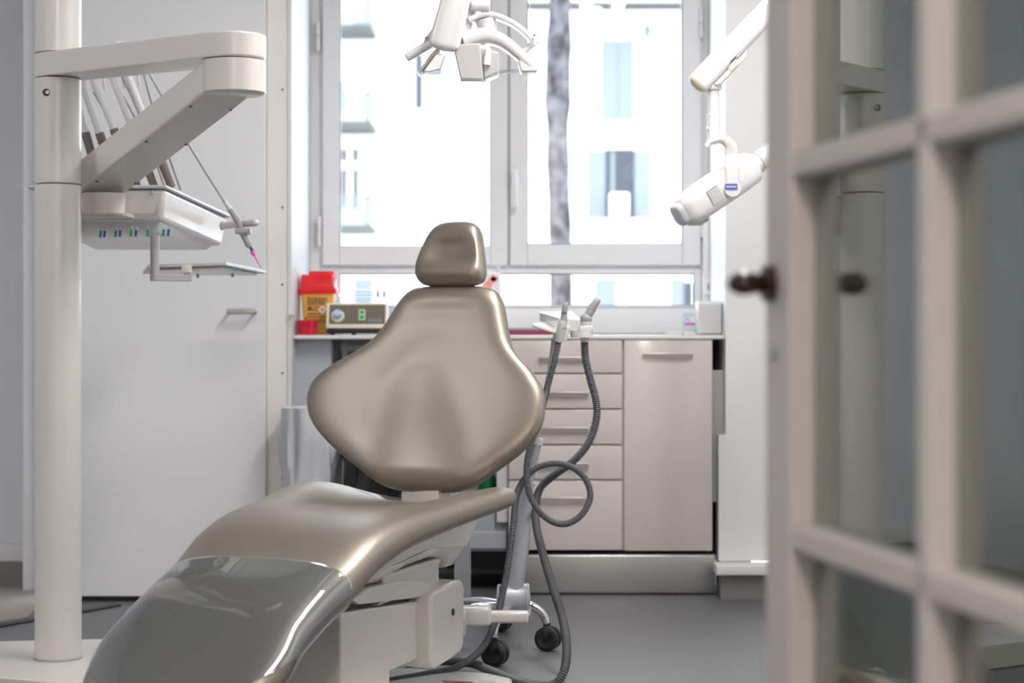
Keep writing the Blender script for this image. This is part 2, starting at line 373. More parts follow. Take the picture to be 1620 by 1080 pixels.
rbox(b, p.x-.011, p.x+.011, p.y-.04, p.y-.022, p.z-.10, p.z+.04, .005); cyl(b, p+Vector((0, -.03, .02)), p+Vector((0, 0, .02)), .009); obj('window_handle', b, M['frame'], win)
b = B(); rbox(b, -0.757, 0.738, YW-0.012, YW, 0.902, WZ0-0.004, .003); obj('window_sill', b, M['frame'], win)

# ---------------------------------------------------------------- door_1 (glazed door folded back)
door = thing('door_1', None, None, tuple(P0), kind='structure'); door['label'] = 'white glazed door with slim glazing bars standing open in the right foreground'
T = 0.042; DW = 0.90
def dbox(bm, s0, s1, z0, z1, n0=0.0, n1=T):
    return hexa(bm, [dd(s0,n0,z0), dd(s1,n0,z0), dd(s1,n1,z0), dd(s0,n1,z0), dd(s0,n0,z1), dd(s1,n0,z1), dd(s1,n1,z1), dd(s0,n1,z1)])
b = B(); dbox(b, 0, 0.088, 0.01, 2.06); dbox(b, DW-0.088, DW, 0.01, 2.06); dbox(b, 0.088, DW-0.088, 1.97, 2.06); dbox(b, 0.088, DW-0.088, 0.01, 0.24)
obj('door_frame', b, M['doorpaint'], door, bev=0.004)
def bar(z0, z1, s0, s1): 
    b = B(); dbox(b, s0, s1, z0, z1, 0.001, T-0.001); return b
for zc in (0.293+.02, 0.702, 1.111, 1.52): obj('glazing_bar', bar(zc-0.0145, zc+0.0145, 0.088, DW-0.088), M['doorpaint'], door, bev=0.005)
obj('glazing_bar', bar(0.24, 1.97, 0.435, 0.464), M['doorpaint'], door, bev=0.005)
for (s0, s1) in ((0.088, 0.435), (0.464, DW-0.088)):
    b = B(); zz = [0.24, 0.313, 0.702, 1.111, 1.52, 1.97]
    g0, g1 = (.027, .0172)
    hexa(b, [dd(s0,g0,.24), dd(s1,g1,.24), dd(s1,g1+.004,.24), dd(s0,g0+.004,.24), dd(s0,g0,1.97), dd(s1,g1,1.97), dd(s1,g1+.004,1.97), dd(s0,g0+.004,1.97)]); obj('glass_pane', b, M['doorglass'], door, smooth=False)
b = B(); hc = dd(0.028, -0.002, 0.982)
cyl(b, hc, hc-nV*0.008, 0.021); cyl(b, hc-nV*0.008, hc-nV*0.022, 0.010, 0.012)
ball(b, hc-nV*0.032, 0.019, 1.0, 1.0, 0.72)
obj('door_knob', b, M['knob'], door)
b = B(); kc = dd(0.035, -0.001, 0.905); cyl(b, kc, kc-nV*0.004, 0.010); obj('keyhole', b, M['pgrey'], door)

# ================================================================ OUTSIDE
fac = thing('building', 'pale rendered apartment building across the street with balconies and shutters', 'building', (0, 24, -6))
YF = 24.0
b = B(); box(b, -11, 12, YF, YF+6, -6, 9.5); obj('wall', b, M['facade'], fac, smooth=False)
def fx(px): return (px-810)*YF/F_PX
def fz(py): return EYE-(py-HZ)*YF/F_PX
def frect(name, m, x0, x1, y0, y1, dep, par=None, y=None):
    yy = (YF if y is None else y); b = B(); box(b, fx(x0), fx(x1), yy-dep, yy+0.02, fz(y1), fz(y0)); return obj(name, b, M[m], par or fac, smooth=False)
frect('window', 'facadew', 958, 1003, 236, 345, 0.03)
frect('window_curtain', 'shutter', 966, 972, 240, 345, 0.05)
frect('air_conditioner', 'fwhite', 964, 992, 308, 342, 0.35)
for r in ((929, 957), (1004, 1030)): frect('shutter', 'shutter', r[0], r[1], 238, 345, 0.06)
for r in ((951, 976), (978, 1003)): frect('shutter', 'shutter', r[0], r[1], 64, 190, 0.05)
for r in ((540, 548, 236, 330), (559, 567, 236, 330)): frect('window', 'facadew', *r, 0.04)
frect('window_bar', 'fwhite', 536, 572, 257, 268, 0.09)
frect('window', 'facadew', 657, 669, 86, 172, 0.04); frect('window', 'shutter', 643, 650, 232, 335, 0.04); frect('shutter', 'fwhite', 651, 672, 232, 335, 0.05)
frect('window', 'shutter', 536, 545, 128, 175, 0.04); frect('window', 'shutter', 1018, 1030, 40, 60, 0.02)
for (y0, y1) in ((56, 63), (203, 213), (361, 371)):
    frect('balcony_slab', 'slab', 500, 596, y0, y1, 0.9)
    b = B()
    for k in range(26):
        x = fx(502+k*3.6); box(b, x-0.008, x+0.008, YF-0.88, YF-0.86, fz(y0), fz(y0-45))
    box(b, fx(500), fx(596), YF-0.89, YF-0.85, fz(y0-45)-0.03, fz(y0-45)); obj('balcony_railing', b, M['shutter'], fac, smooth=False)
    frect('balcony_side', 'shutter', 584, 596, y0-44, y0, 0.03, y=YF-0.86)
frect('cornice', 'slab', 834, 1200, 13, 19, 0.5); frect('cornice', 'fwhite', 560, 1200, 22, 40, 0.3)
for (x0, x1) in ((560, 590), (700, 730), (940, 975), (1060, 1082)): frect('ground_window', 'shutter', x0, x1, 440, 500, 0.04)
frect('ground_window', 'facadew', 1083, 1095, 446, 484, 0.06)
p = pt(945, 19, YF-0.6); b = B(); ball(b, p, 0.06); obj('lamp', b, M['fwhite'], fac)
b = B(); rs = []
y = 13.0; pts = []; rad = []
for i in range(60):
    z = -4.5+i*0.14; r = 0.073*(1+0.03*math.sin(i*1.9)+0.03*math.sin(i*4.3))*(1.16 if 10 < (z+4.5)/0.14-(39.5) < 14 else 1.0)
    pts.append(Vector((0.335+0.012*math.sin(i*0.35), y, z))); rad.append(r*1.08)
tube(b, pts, rad, 20)
tag(obj('palm_trunk', b, M['bark'], loc=(0.335, y, -4.5)), 'rough grey palm trunk rising behind the right window sash', 'tree')
b = B(); box(b, -14, 14, 7.4, 40, -4.7, -4.5); struct('street_ground', b, M['asphalt'], smooth=False)

# ================================================================ CABINETS
def cx(px): return (px-810)*YC/F_PX
def cz(py): return EYE-(py-HZ)*YC/F_PX
wt = thing('worktop', 'long white worktop with grey underside edge beneath the window', 'worktop', (0, YC, 0.885))
b = B(); rbox(b, -0.756, 0.736, YC-0.02, YW-0.01, 0.886, 0.900, .003); obj('top_board', b, M['top'], wt)
b = B(); box(b, cx(806), cx(1125), YC-0.008, YC+0.03, 0.868, 0.886); obj('lower_edge', b, M['topedge'], wt, smooth=False)
def cab_handle(x0, x1, z, par):
    b = B(); yy = YC-0.035
    rbox(b, x0, x1, yy-.005, yy+.005, z-.005, z+.005, .002)
    for xx in (x0+.005, x1-.005): box(b, xx-.004, xx+.004, yy, YC-0.018, z-.004, z+.004)
    obj('handle', b, M['handle'], par)
dc = thing('drawer_cabinet', 'pinkish beige cabinet of five drawers behind the hoses', 'cabinet', (cx(895), YC, 0))
b = B(); box(b, cx(804), cx(985), YC+0.002, YW-0.02, 0.155, 0.866); obj('body', b, M['carcass'], dc, smooth=False)
zs = [537, 590.5, 646.5, 703, 758.5, 870]
for k in range(5):
    b = B(); rbox(b, cx(805), cx(983.5), YC-0.018, YC+0.001, cz(zs[k+1]-1.2), cz(zs[k]+1.2), .002)
    dr = obj('drawer', b, M['front'], dc)
    hz = cz((zs[k]+zs[k+1])/2-1 if k < 4 else 787); hz = cz([566, 621, 677, 733, 787][k]); cab_handle(cx(853), cx(931), hz, dr)
tc_ = thing('cupboard', 'pinkish beige cupboard with one tall door beside the white pier', 'cabinet', (cx(1055), YC, 0))
b = B(); box(b, cx(985.6), cx(1127), YC+0.002, YW-0.02, 0.155, 0.866); obj('body', b, M['carcass'], tc_, smooth=False)
b = B(); rbox(b, cx(987), cx(1126), YC-0.018, YC+0.001, cz(870), cz(538), .002); dr = obj('door', b, M['front'], tc_); cab_handle(cx(1016), cx(1095), cz(560), dr)
b = B(); rbox(b, cx(806), cx(1133), YC-0.012, YC+0.02, 0.004, cz(876), .008); box(b, cx(806), cx(1125), YC+.0, YW-.05, .006, .14)
tag(obj('plinth', b, M['steel'], loc=(cx(970), YC, 0)), 'brushed steel plinth panel under the beige cabinets', 'plinth')
# filler beside the cupboard
fp = B(); box(fp, cx(1127.5), cx(1147), YC+0.06, YC+0.08, cz(796), cz(586)); 
tag(obj('filler_panel', fp, mat('grey_green_filler', (0.50, 0.53, 0.51), 0.5), loc=(cx(1137), YC+.06, cz(796)), smooth=False), 'narrow grey green filler panel between cupboard and white pier', 'panel')
b = B(); box(b, cx(1127.5), 0.76, YC+0.30, YC+0.32, 0, 0.88); struct('niche_shade_sheet', b, M['black'], smooth=False)  # black sheet gives the shade deep in the gap as colour

# items on the worktop -------------------------------------------------
ZT = 0.900
def ring_rr(cx_, cy_, hx, hy, z, rc=0.2, n=8):
    out = []
    for (sx, sy, a0) in ((1, 1, 0), (-1, 1, PI/2), (-1, -1, PI), (1, -1, 1.5*PI)):
        r = min(hx, hy)*rc
        for k in range(n+1):
            a = a0+PI/2*k/n; out.append(Vector((cx_+sx*(hx-r)+r*math.cos(a), cy_+sy*(hy-r)+r*math.sin(a), z)))
    return out
# yellow sharps bin
sx_, sy_ = -.688, 6.52
sb = thing('sharps_container', 'yellow sharps container with red lid and printed label at the left end', 'sharps container', (sx_, sy_, ZT))
def sring(k, z): return ring_rr(sx_, sy_, k*0.062, k*0.050, z)
b = B(); loft(b, [sring(.74, ZT+.001), sring(.80, ZT+.05), sring(.95, ZT+.145), sring(.97, ZT+.150)]); bod = obj('body', b, M['yellow'], sb)
b = B(); loft(b, [sring(1.06, ZT+.146), sring(1.10, ZT+.150), sring(1.08, ZT+.166), sring(.97, ZT+.168), sring(.95, ZT+.205), sring(.86, ZT+.212)]); lid = obj('lid', b, M['red'], sb)
b = B(); loft(b, [ring_rr(sx_+.012, sy_, .045, .035, ZT+.211, .5), ring_rr(sx_+.012, sy_, .043, .033, ZT+.226, .5), ring_rr(sx_+.012, sy_, .03, .022, ZT+.226, .5), ring_rr(sx_+.012, sy_, .028, .02, ZT+.216, .5)])
box(b, sx_-.058, sx_-.045, sy_-.03, sy_+.03, ZT+.205, ZT+.214); box(b, sx_+.045, sx_+.056, sy_-.02, sy_+.02, ZT+.21, ZT+.22); obj('lid_hatch', b, M['red'], lid)
b = B(); rnd = random.Random(2)
def sface(u, z):       # a point on the sloping front face
    k = .74+(.95-.74)*(z/.145); return Vector((sx_+u, sy_-k*0.050-0.0012, ZT+z))
for row, z in enumerate((.128, .121, .114, .107, .096, .086, .072, .062, .052, .044)):
    u = -.034
    while u < (.030 if row < 4 else .0 if row < 7 else .034):
        l = rnd.uniform(.004, .012); q = [sface(u, z), sface(u+l, z), sface(u+l, z+.0042), sface(u, z+.0042)]; prism(b, q, (0, -.0006, 0)); u += l+rnd.uniform(.0015, .004)
q = [sface(-.032, .088), sface(-.020, .088), sface(-.020, .100), sface(-.032, .100)]; prism(b, q, (0, -.0008, 0))
obj('printed_text', b, M['ink'], bod)
b = B(); c0 = sface(.018, .089); prism(b, [c0+Vector((-.015, 0, 0)), c0+Vector((0, 0, -.015)), c0+Vector((.015, 0, 0)), c0+Vector((0, 0, .015))], (0, -.0008, 0)); hz_ = obj('hazard_diamond', b, mat('label_white_pink', (.80, .72, .72), .5), bod)
b = B(); c0 = c0+Vector((0, -.0008, 0)); prism(b, [c0+Vector((-.006, 0, .005)), c0+Vector((0, 0, -.009)), c0+Vector((.006, 0, .005))], (0, -.0006, 0)); obj('hazard_symbol', b, mat('label_purple', (.25, .12, .30), .5), hz_)
# small crimson pot
cp = pt(486.5, 514, 6.40); cp.z = ZT
pot = thing('small_pot', 'small crimson plastic pot in front of the yellow sharps container', 'pot', tuple(cp))
b = B(); lathe(b, cp, [(.030, .001), (.033, .004), (.037, .045), (.039, .047), (.039, .052), (.033, .053)], 24); obj('body', b, M['redclear'], pot)
b = B(); lathe(b, cp+Vector((-.006, 0, .052)), [(.006, 0), (.005, .008), (.001, .012)], 12); obj('spout', b, M['redclear'], pot)
# control unit
cu0 = Vector((-.541, 6.435, ZT))
cu = thing('control_unit', 'beige tabletop control unit with olive front, dial and green switches', 'control unit', tuple(cu0))
hw = .106
prof = [(-.06, .022), (-.06, .032), (-.025, .112), (.028, .112), (.028, .022)]
b = B(); vs = prism(b, [cu0+Vector((-hw, y, z)) for y, z in prof], (2*hw, 0, 0)); rounded(b, vs, .003, 2); hs = obj('housing', b, M['beige'], cu)
sl = (Vector((0, .035, .080))).normalized(); nrm = Vector((0, -.080, .035)).normalized()
o0 = cu0+Vector((0, -.06, .032))
def face(u, v, n): return o0+Vector((u, 0, 0))+sl*v+nrm*n
def fplate(bm, u0, u1, v0, v1, n0, n1): prism(bm, [face(u0, v0, n0), face(u1, v0, n0), face(u1, v1, n0), face(u0, v1, n0)], nrm*(n1-n0))
b = B(); fplate(b, -.096, .099, .007, .080, 0, .0015); pn = obj('front_panel', b, M['olive'], cu, smooth=False)
b = B(); cyl(b, face(-.066, .036, .0015), face(-.066, .036, .008), .024, .022); dl = obj('dial', b, M['beige'], pn)
b = B(); cyl(b, face(-.066, .036, .008), face(-.066, .038, .028), .015, .013); obj('dial_cap', b, M['paleblue'], dl)
b = B(); fplate(b, .006, .030, .020, .062, .0015, .004); sw = obj('switch_panel', b, M['mint'], pn, bev=.001)
for v in (.031, .050):
    b = B(); fplate(b, .013, .023, v-.005, v+.005, .004, .006); obj('switch', b, M['green'], sw, smooth=False)
b = B(); fplate(b, .040, .088, .013, .028, .0015, .0025); obj('name_plate', b, M['slate'], pn, smooth=False)
b = B(); rbox(b, cu0.x-hw+.002, cu0.x+hw-.002, cu0.y-.062, cu0.y+.026, ZT+.006, ZT+.024, .003)
for xx in (-.085, -.01, .08): cyl(b, (cu0.x+xx, cu0.y-.045, ZT), (cu0.x+xx, cu0.y-.045, ZT+.008), .008, seg=12)
obj('base_tray', b, M['black'], cu)
# clear box behind
b = B(); x0, x1 = (540-810)*6.72/F_PX, (627-810)*6.72/F_PX; o = rbox(b, x0, x1, 6.66, 6.80, ZT, ZT+.165, .02)
cb = thing('clear_box', 'clear plastic storage box behind the beige control unit', 'box', ((x0+x1)/2, 6.73, ZT)); obj('body', b, M['clear'], cb)
b = B(); rbox(b, x0-.004, x1+.004, 6.655, 6.805, ZT+.140, ZT+.150, .004); obj('lid_rim', b, M['clear'], cb)
for px in (598, 608):
    p = pt(px, 465, 6.656); b = B(); rbox(b, p.x-.004, p.x+.004, p.y-.006, p.y, p.z-.014, p.z+.012, .002); obj('latch', b, M['slate'], cb)
# white packet / dispenser by the headrest
p = pt(777, 475, 6.75); p.z = ZT
b = B(); rbox(b, p.x-.036, p.x+.036, p.y-.03, p.y+.03, ZT, ZT+.228, .010)
pk = thing('tissue_packet', 'upright clear packet with salmon print behind the headrest', 'packet', tuple(p)); obj('body', b, mat('packet_pale_film', (.80, .74, .76), .3), pk)
b = B()
for (a, c, r) in (((-.026, .165), (.016, .215), .011), ((-.03, .150), (.004, .170), .010), ((.0, .205), (.024, .200), .008), ((-.022, .118), (.02, .125), .004)):
    v = Vector((c[0]-a[0], 0, c[1]-a[1])).normalized(); s = Vector((-v.z, 0, v.x))*r; A = p+Vector((a[0], -.031, a[1])); Cc = p+Vector((c[0], -.031, c[1])); prism(b, [A-s, Cc-s, Cc+s, A+s], (0, -.001, 0))
obj('print', b, M['salmon'], pk)
b = B(); cyl(b, p+Vector((.026, 0, .228)), p+Vector((.026, 0, .262)), .009, .006); obj('cap', b, M['pw'], pk)
# maroon notebook
b = B(); x0, x1 = (797-810)*6.55/F_PX, (880-810)*6.55/F_PX; box(b, x0, x1, 6.46, 6.66, ZT, ZT+.018)
nb = thing('notebook', 'closed maroon notebook lying flat to the right of the backrest', 'book', ((x0+x1)/2, 6.56, ZT)); obj('pages', b, M['maroon'], nb, bev=.002)
b = B(); box(b, x0+.004, x1, 6.464, 6.66, ZT+.0185, ZT+.026); obj('cover', b, M['pgrey'], nb, smooth=False)
# right corner: white paper dispenser, card box, note pads, socket
x0, x1 = (1101-810)*6.45/F_PX, (1141-810)*6.45/F_PX
wb = thing('dispenser_box', 'blank white upright dispenser box at the right end of the worktop', 'box', ((x0+x1)/2, 6.47, ZT))
b = B(); rbox(b, x0+.004, x1, 6.42, 6.52, ZT+.001, ZT+.118, .006); obj('body', b, M['pw'], wb)
b = B(); rbox(b, x0+.006, x1-.004, 6.412, 6.424, ZT+.006, ZT+.112, .004); obj('front_cover', b, mat('dispenser_cover_grey', (.66, .66, .66), .35), wb)
x0, x1 = (1079-810)*6.6/F_PX, (1100-810)*6.6/F_PX
b = B(); box(b, x0, x1, 6.57, 6.62, ZT+.001, ZT+.078); ab = thing('card_box', 'small pale blue card box beside the white dispenser box', 'box', ((x0+x1)/2, 6.6, ZT)); obj('body', b, M['aqua'], ab, bev=.001)
b = B(); box(b, x0+.006, x1-.002, 6.569, 6.571, ZT+.044, ZT+.066); lb = obj('label_patch', b, mat('card_white', (.75, .80, .85), .5), ab, smooth=False)
def text_mesh(s, size, mtl, parent, origin, right, up, name, depth=.0006):
    cu_ = bpy.data.curves.new('t', 'FONT'); cu_.body = s; cu_.size = size; cu_.extrude = depth; o = bpy.data.objects.new('t', cu_); C.objects.link(o)
    dg = bpy.context.evaluated_depsgraph_get(); me = bpy.data.meshes.new_from_object(o.evaluated_get(dg)); bpy.data.objects.remove(o); bpy.data.curves.remove(cu_)
    right = Vector(right).normalized(); up = Vector(up).normalized(); n = right.cross(up); Mx = Matrix((right, up, n)).transposed().to_4x4(); Mx.translation = Vector(origin)
    bm = B(); bm.from_mesh(me); bpy.data.meshes.remove(me); bmesh.ops.transform(bm, matrix=Mx, verts=bm.verts); return obj(name, bm, mtl, parent, smooth=False)
text_mesh('IC', .020, M['slate'], lb, (x0+.010, 6.5685, ZT+.049), (1, 0, 0), (0, 0, 1), 'lettering')
b = B(); box(b, x0+.008, x1-.003, 6.5685, 6.5705, ZT+.036, ZT+.042); obj('pink_line', b, M['pink'], ab, smooth=False)
for (a, c, z, m_, lab) in ((1057, 1078, .012, 'pw', 'flat white note pad lying left of the pale blue card box'), (1080, 1100, .010, 'beige', 'flat cream note pad in front of the pale blue card box')):
    x0, x1 = (a-810)*6.45/F_PX, (c-810)*6.45/F_PX; b = B(); box(b, x0, x1, 6.43, 6.53, ZT+.0005, ZT+z); tag(obj('note_pad', b, M[m_], loc=((x0+x1)/2, 6.48, ZT), bev=.001), lab, 'note pad')
so = pt(1125, 454, YW-.001)
sk = thing('wall_socket', 'round white wall socket right of the low window pane', 'socket', tuple(so)); 
b = B(); rbox(b, so.x-.033, so.x+.030, so.y-.062, so.y-.052, so.z-.032, so.z+.032, .004); obj('plate', b, M['frame'], sk)
b = B(); c0 = so+Vector((0, -.0620, 0)); cyl(b, c0, c0+Vector((0, -.003, 0)), .022); rr = obj('socket_ring', b, M['labelgrey'], sk)
for (a, c) in ((0, .013), (-.010, -.0), (.010, .0)):
    b = B(); cyl(b, c0+Vector((a, -.003, c)), c0+Vector((a, -.005, c)), .004, seg=12); obj('socket_hole', b, M['dark'], rr)
b = B(); rbox(b, so.x-.036, .737, so.y-.053, so.y+.0, so.z-.10, so.z+.25, .003); struct('trim_service_duct', b, M['frame'])

# under the worktop, left ---------------------------------------------
tr = thing('trolley', 'grey framed trolley holding clear boxes under the worktop', 'trolley', (-.58, 6.62, 0))
x0, x1 = (526-810)*6.5/F_PX, (640-810)*6.5/F_PX
b = B(); box(b, x0, x0+.006, 6.45, 6.80, 0.02, .86); box(b, x0+.035, x0+.05, 6.50, 6.515, 0.02, .872); box(b, x1-.015, x1, 6.50, 6.515, 0.02, .872); box(b, x0+.03, x1, 6.49, 6.52, .845, .862)
obj('upright', b, M['pgrey'], tr, smooth=False)
b = B(); box(b, x0, x1, 6.47, 6.82, .50, .515); obj('shelf', b, M['pgrey'], tr, smooth=False)
b = B(); rbox(b, x0+.056, x1-.02, 6.55, 6.78, .62, .84, .01); tag(obj('storage_box', b, M['clear'], loc=(x0+.1, 6.6, .62)), 'clear plastic storage box standing on the trolley', 'box')
b = B(); box(b, x0+.07, x0+.115, 6.58, 6.62, .70, .80); obj('shelf_pack', b, M['teal'], tr, smooth=False)
b = B(); box(b, x0+.056, x1-.02, 6.53, 6.80, .515, .62); obj('crate', b, M['carcass'], tr, bev=.004)
def bag(name, c, rx, ry, h, m_, label, cat, seed, amp=.02):
    b = B(); rings = []
    for i in range(19):
        t = i/18; k = .82+.22*t; rg = []
        for j in range(56):
            a = 2*PI*j/56; n = noise.noise(Vector((math.cos(a)*3.2, math.sin(a)*3.2, t*4+seed)))*amp*2.4+amp*.5*math.sin(a*9+seed+t*2)*t
            rg.append(Vector((c[0]+(rx*k+n)*spow(math.cos(a), .8), c[1]+(ry*k+n)*spow(math.sin(a), .8), .002+h*t)))
        rings.append(rg)
    rings.append([v*1 for v in [Vector((c[0]+(p.x-c[0])*.86, c[1]+(p.y-c[1])*.86, p.z-.01)) for p in rings[-1]]])
    rings.append([Vector((c[0]+(p.x-c[0])*.8, c[1]+(p.y-c[1])*.8, p.z-.12)) for p in rings[-1]])
    loft(b, rings)
    th = thing(name, label, cat, (c[0], c[1], 0)); o = obj('liner', b, M[m_], th, ang=80)
    b = B(); lathe(b, (c[0], c[1], .001), [(min(rx, ry)*.75, 0), (min(rx, ry)*.76, .03), (min(rx, ry)*.72, .05)]); obj('bin_base', b, M['pgrey'], th)
bag('waste_bin', (-.670, 6.10), .092, .10, .66, 'whitebag', 'waste bin with a pale white plastic liner beside the cream strip', 'waste bin', 1.0, .010)
bag('waste_bin', (-.432, 6.05), .118, .12, .54, 'blackbag', 'waste bin with a black plastic liner behind the backrest', 'waste bin', 5.0, .016)
x0, x1 = (466-810)*6.42/F_PX, (524-810)*6.42/F_PX
b = B(); box(b, x0, x1, 6.42, 6.44, .001, .884); tag(obj('end_panel', b, mat('end_panel_grey', (.50, .53, .58), .5), loc=(x0, 6.42, 0), smooth=False), 'blue grey end panel under the left end of the worktop', 'panel')
# low unit in the knee space
lu = thing('low_drawer_unit', 'low grey white drawer unit in the gap left of the cabinet', 'drawer unit', (-.08, 6.45, 0))
x0, x1 = (700-810)*6.4/F_PX, (803-810)*6.4/F_PX
b = B(); rbox(b, x0, x1, 6.40, 6.80, .145, .345, .004); obj('body', b, mat('grey_blue_drawer', (.42, .44, .47), .4), lu)
b = B(); box(b, x0+.004, x1-.004, 6.392, 6.40, .155, .215); obj('drawer', b, mat('grey_blue_drawer_front', (.46, .48, .52), .4), lu, bev=.003)
b = B(); box(b, x0+.01, x1-.01, 6.50, 6.80, .07, .145); obj('lower_box', b, M['dark'], lu, smooth=False)
b = B()
X0, X1 = (719-810)*6.2/F_PX, (744-810)*6.2/F_PX
box(b, X0, X1, 6.2, 6.26, .001, .33)
for k in range(7): xx = X0+.002+k*(X1-X0-.004)/6; cyl(b, (xx, 6.198, .001), (xx, 6.198, .33), .0028, seg=10)
cyl(b, (X0+.02, 6.26, .30), (X0+.02, 6.40, .30), .01)
obj('front_leg', b, M['alu'], lu)
x0, x1 = (786-810)*6.38/F_PX, (803.5-810)*6.38/F_PX
b = B(); box(b, x0, x1, 6.375, 6.40, .25, .868); tag(obj('support_board', b, M['carcass'], loc=(x0, 6.38, .25), smooth=False), 'narrow white upright board at the left side of the drawer cabinet', 'board')
bp = pt(771, 770, 6.48); bp.z = .345
bt = thing('bottle', 'dark green plastic bottle with a wide cap below the backrest', 'bottle', tuple(bp))
b = B(); lathe(b, bp, [(.030, 0), (.032, .004), (.032, .050), (.026, .060), (.022, .063)]); obj('body', b, M['darkgreen'], bt)
b = B(); lathe(b, bp+Vector((0, 0, .063)), [(.024, 0), (.024, .018), (.021, .020)]); obj('cap', b, M['green'], bt)

# ================================================================ DENTAL CHAIR
Fv = Vector((-.342, -.940, 0)).normalized(); Rv = Vector((.940, -.342, 0)).normalized(); O = Vector((-.275, 4.70, 0))
def fr(s, r, z): return O+Fv*s+Rv*r+Vector((0, 0, z))
chair = thing('dental_chair', 'taupe leatherette dental chair on a white base in the centre of the room', 'dental chair', tuple(fr(.3, 0, 0)))
S_ = [-.13, -.10, -.05, 0, .10, .22, .35, .5, .65, .8, .9, 1.0, 1.07, 1.14, 1.20, 1.235, 1.25]
W_ = [.16, .235, .285, .304, .300, .282, .264, .250, .236, .222, .216, .214, .219, .208, .185, .15, .09]
Z_ = [.492, .515, .537, .545, .545, .536, .528, .519, .492, .431, .398, .357, .318, .274, .234, .208, .19]
D_ = [.045, .055, .062, .066, .064, .048, .026, .008, .0, -.002, -.004, -.004, -.004, -.003, -.002, 0, 0]
T_ = [.03, .05, .075, .088, .094, .096, .102, .110, .118, .122, .120, .116, .112, .100, .080, .05, .02]
def sect(s, n=64, grow=0.0, half=None):
    w_ = interp(S_, W_, s)+grow; z_ = interp(S_, Z_, s)+grow; dp = interp(S_, D_, s); t_ = interp(S_, T_, s)+2*grow
    out = []
    for k in range(n):
        a = 2*PI*k/n; X = w_*spow(math.cos(a), .62); sz = spow(math.sin(a), .72)
        z = z_-t_/2+t_/2*sz
        if sz > 0: z -= dp*(max(0, 1-(X/w_)**2)**1.3)*sz
        # hump of the raised wing falls off towards its rim
        z += .006*math.exp(-((abs(X)/w_-.72)/.2)**2)*(1 if sz > 0 else 0)*(1 if s < .3 else 0)
        out.append(fr(s, X, z))
    return out
b = B(); ss = [-.13, -.12, -.10, -.075]+[-.05+.04*k for k in range(0, 32)]+[1.21, 1.228, 1.242, 1.25]; loft(b, [sect(s) for s in ss])
seat = obj('seat_cushion', b, M['leather'], chair, ang=180, sub=1)
# clear foot cover : top and sides of the leg rest
b = B(); n = 192; ks = [k for k in range(-20, 117)]
cov = []; NR = 64; ds = .44/NR
for i in range(NR+1):
    sec = sect(.80+i*ds, n, .0025); cov.append([b.verts.new(sec[k % n]) for k in ks])
for i in range(NR):
    for j in range(len(ks)-1):
        s = .80+(i+.5)*ds; X = math.cos(2*PI*(ks[j]+.5)/n); u = abs(spow(X, .62))
        if u > .70 and s > 1.05+.15*math.sqrt(max(0, 1-((u-.70)/.30)**2)): continue
        b.faces.new((cov[i][j], cov[i][j+1], cov[i+1][j+1], cov[i+1][j]))
bmesh.ops.delete(b, geom=[v for v in b.verts if not v.link_faces], context='VERTS')
o = obj('foot_cover', b, M['cover'], chair, ang=180, label='glossy clear vinyl cover'); md = o.modifiers.new('thickness', 'SOLIDIFY'); md.thickness = .0008; md.offset = 1
# backrest
Bb, Bt = Vector((-.221, 4.75, .500)), Vector((-.155, 4.945, 1.028))
Uv = (Bt-Bb).normalized(); Nv = Rv.cross(Uv).normalized()
if Nv.y > 0: Nv = -Nv
def solve_r(c, px):
    k = (px-810)/F_PX; return (k*c.y-c.x)/(Rv.x-k*Rv.y)
rowsY = [779, 777, 772, 763, 750, 735, 715, 695, 675, 655, 635, 615, 597, 582, 568, 555, 540, 520, 500, 482, 468, 460, 455.5, 453.5]
rowsL = [650, 632, 610, 593, 575, 556, 531, 511, 496, 488, 486.5, 491, 504, 524, 548, 571, 590, 607, 620, 631, 642, 651, 661, 680]
rowsR = [700, 716, 738, 757, 775, 795, 822, 842, 855, 861.5, 863, 860, 850, 839, 826, 816, 809, 804.5, 801.5, 798, 792, 786, 777, 755]
def row_c(py):
    t0 = (779-py)/(779-453.5)
    for _ in range(8):
        c = Bb+(Bt-Bb)*t0; z = EYE-(py-HZ)*c.y/F_PX; t0 = (z-Bb.z)/(Bt.z-Bb.z)
    return Bb+(Bt-Bb)*t0
def cushion(rY, rL, rR, T0, endr, front, n=64, step=6, back=.75):
    rings = []; ys = []
    H = rY[0]-rY[-1]; N_ = int(H/step)
    v = [0, .006, .014, .026]+[.04+(.92)*k/N_ for k in range(N_+1)]+[.974, .986, .994, 1.0]
    for t in v:
        py = rY[0]-H*t; ry = [-q for q in rY]
        l = interp(ry, rL, -py); r_ = interp(ry, rR, -py); c = row_c(py)
        a, d_ = solve_r(c, l), solve_r(c, r_); m_, w_ = (a+d_)/2, (d_-a)/2
        e = min(t, 1-t)/endr; tf = math.sqrt(max(0.0025, 1-(1-min(1, e))**2)); T = T0*tf
        rg = []
        for k in range(n):
            th = 2*PI*k/n; X = w_*spow(math.cos(th), .75); sn = spow(math.sin(th), .8)
            y = T*sn if sn > 0 else T*back*sn
            if sn > 0: y -= front(X/w_, t, w_)*min(1, e*.8)*min(1.0, sn*1.1)
            rg.append(c+Rv*(m_+X)+Nv*y)
        rings.append(rg)
    return rings
def gs(x, c, s): return math.exp(-((x-c)/s)**2)
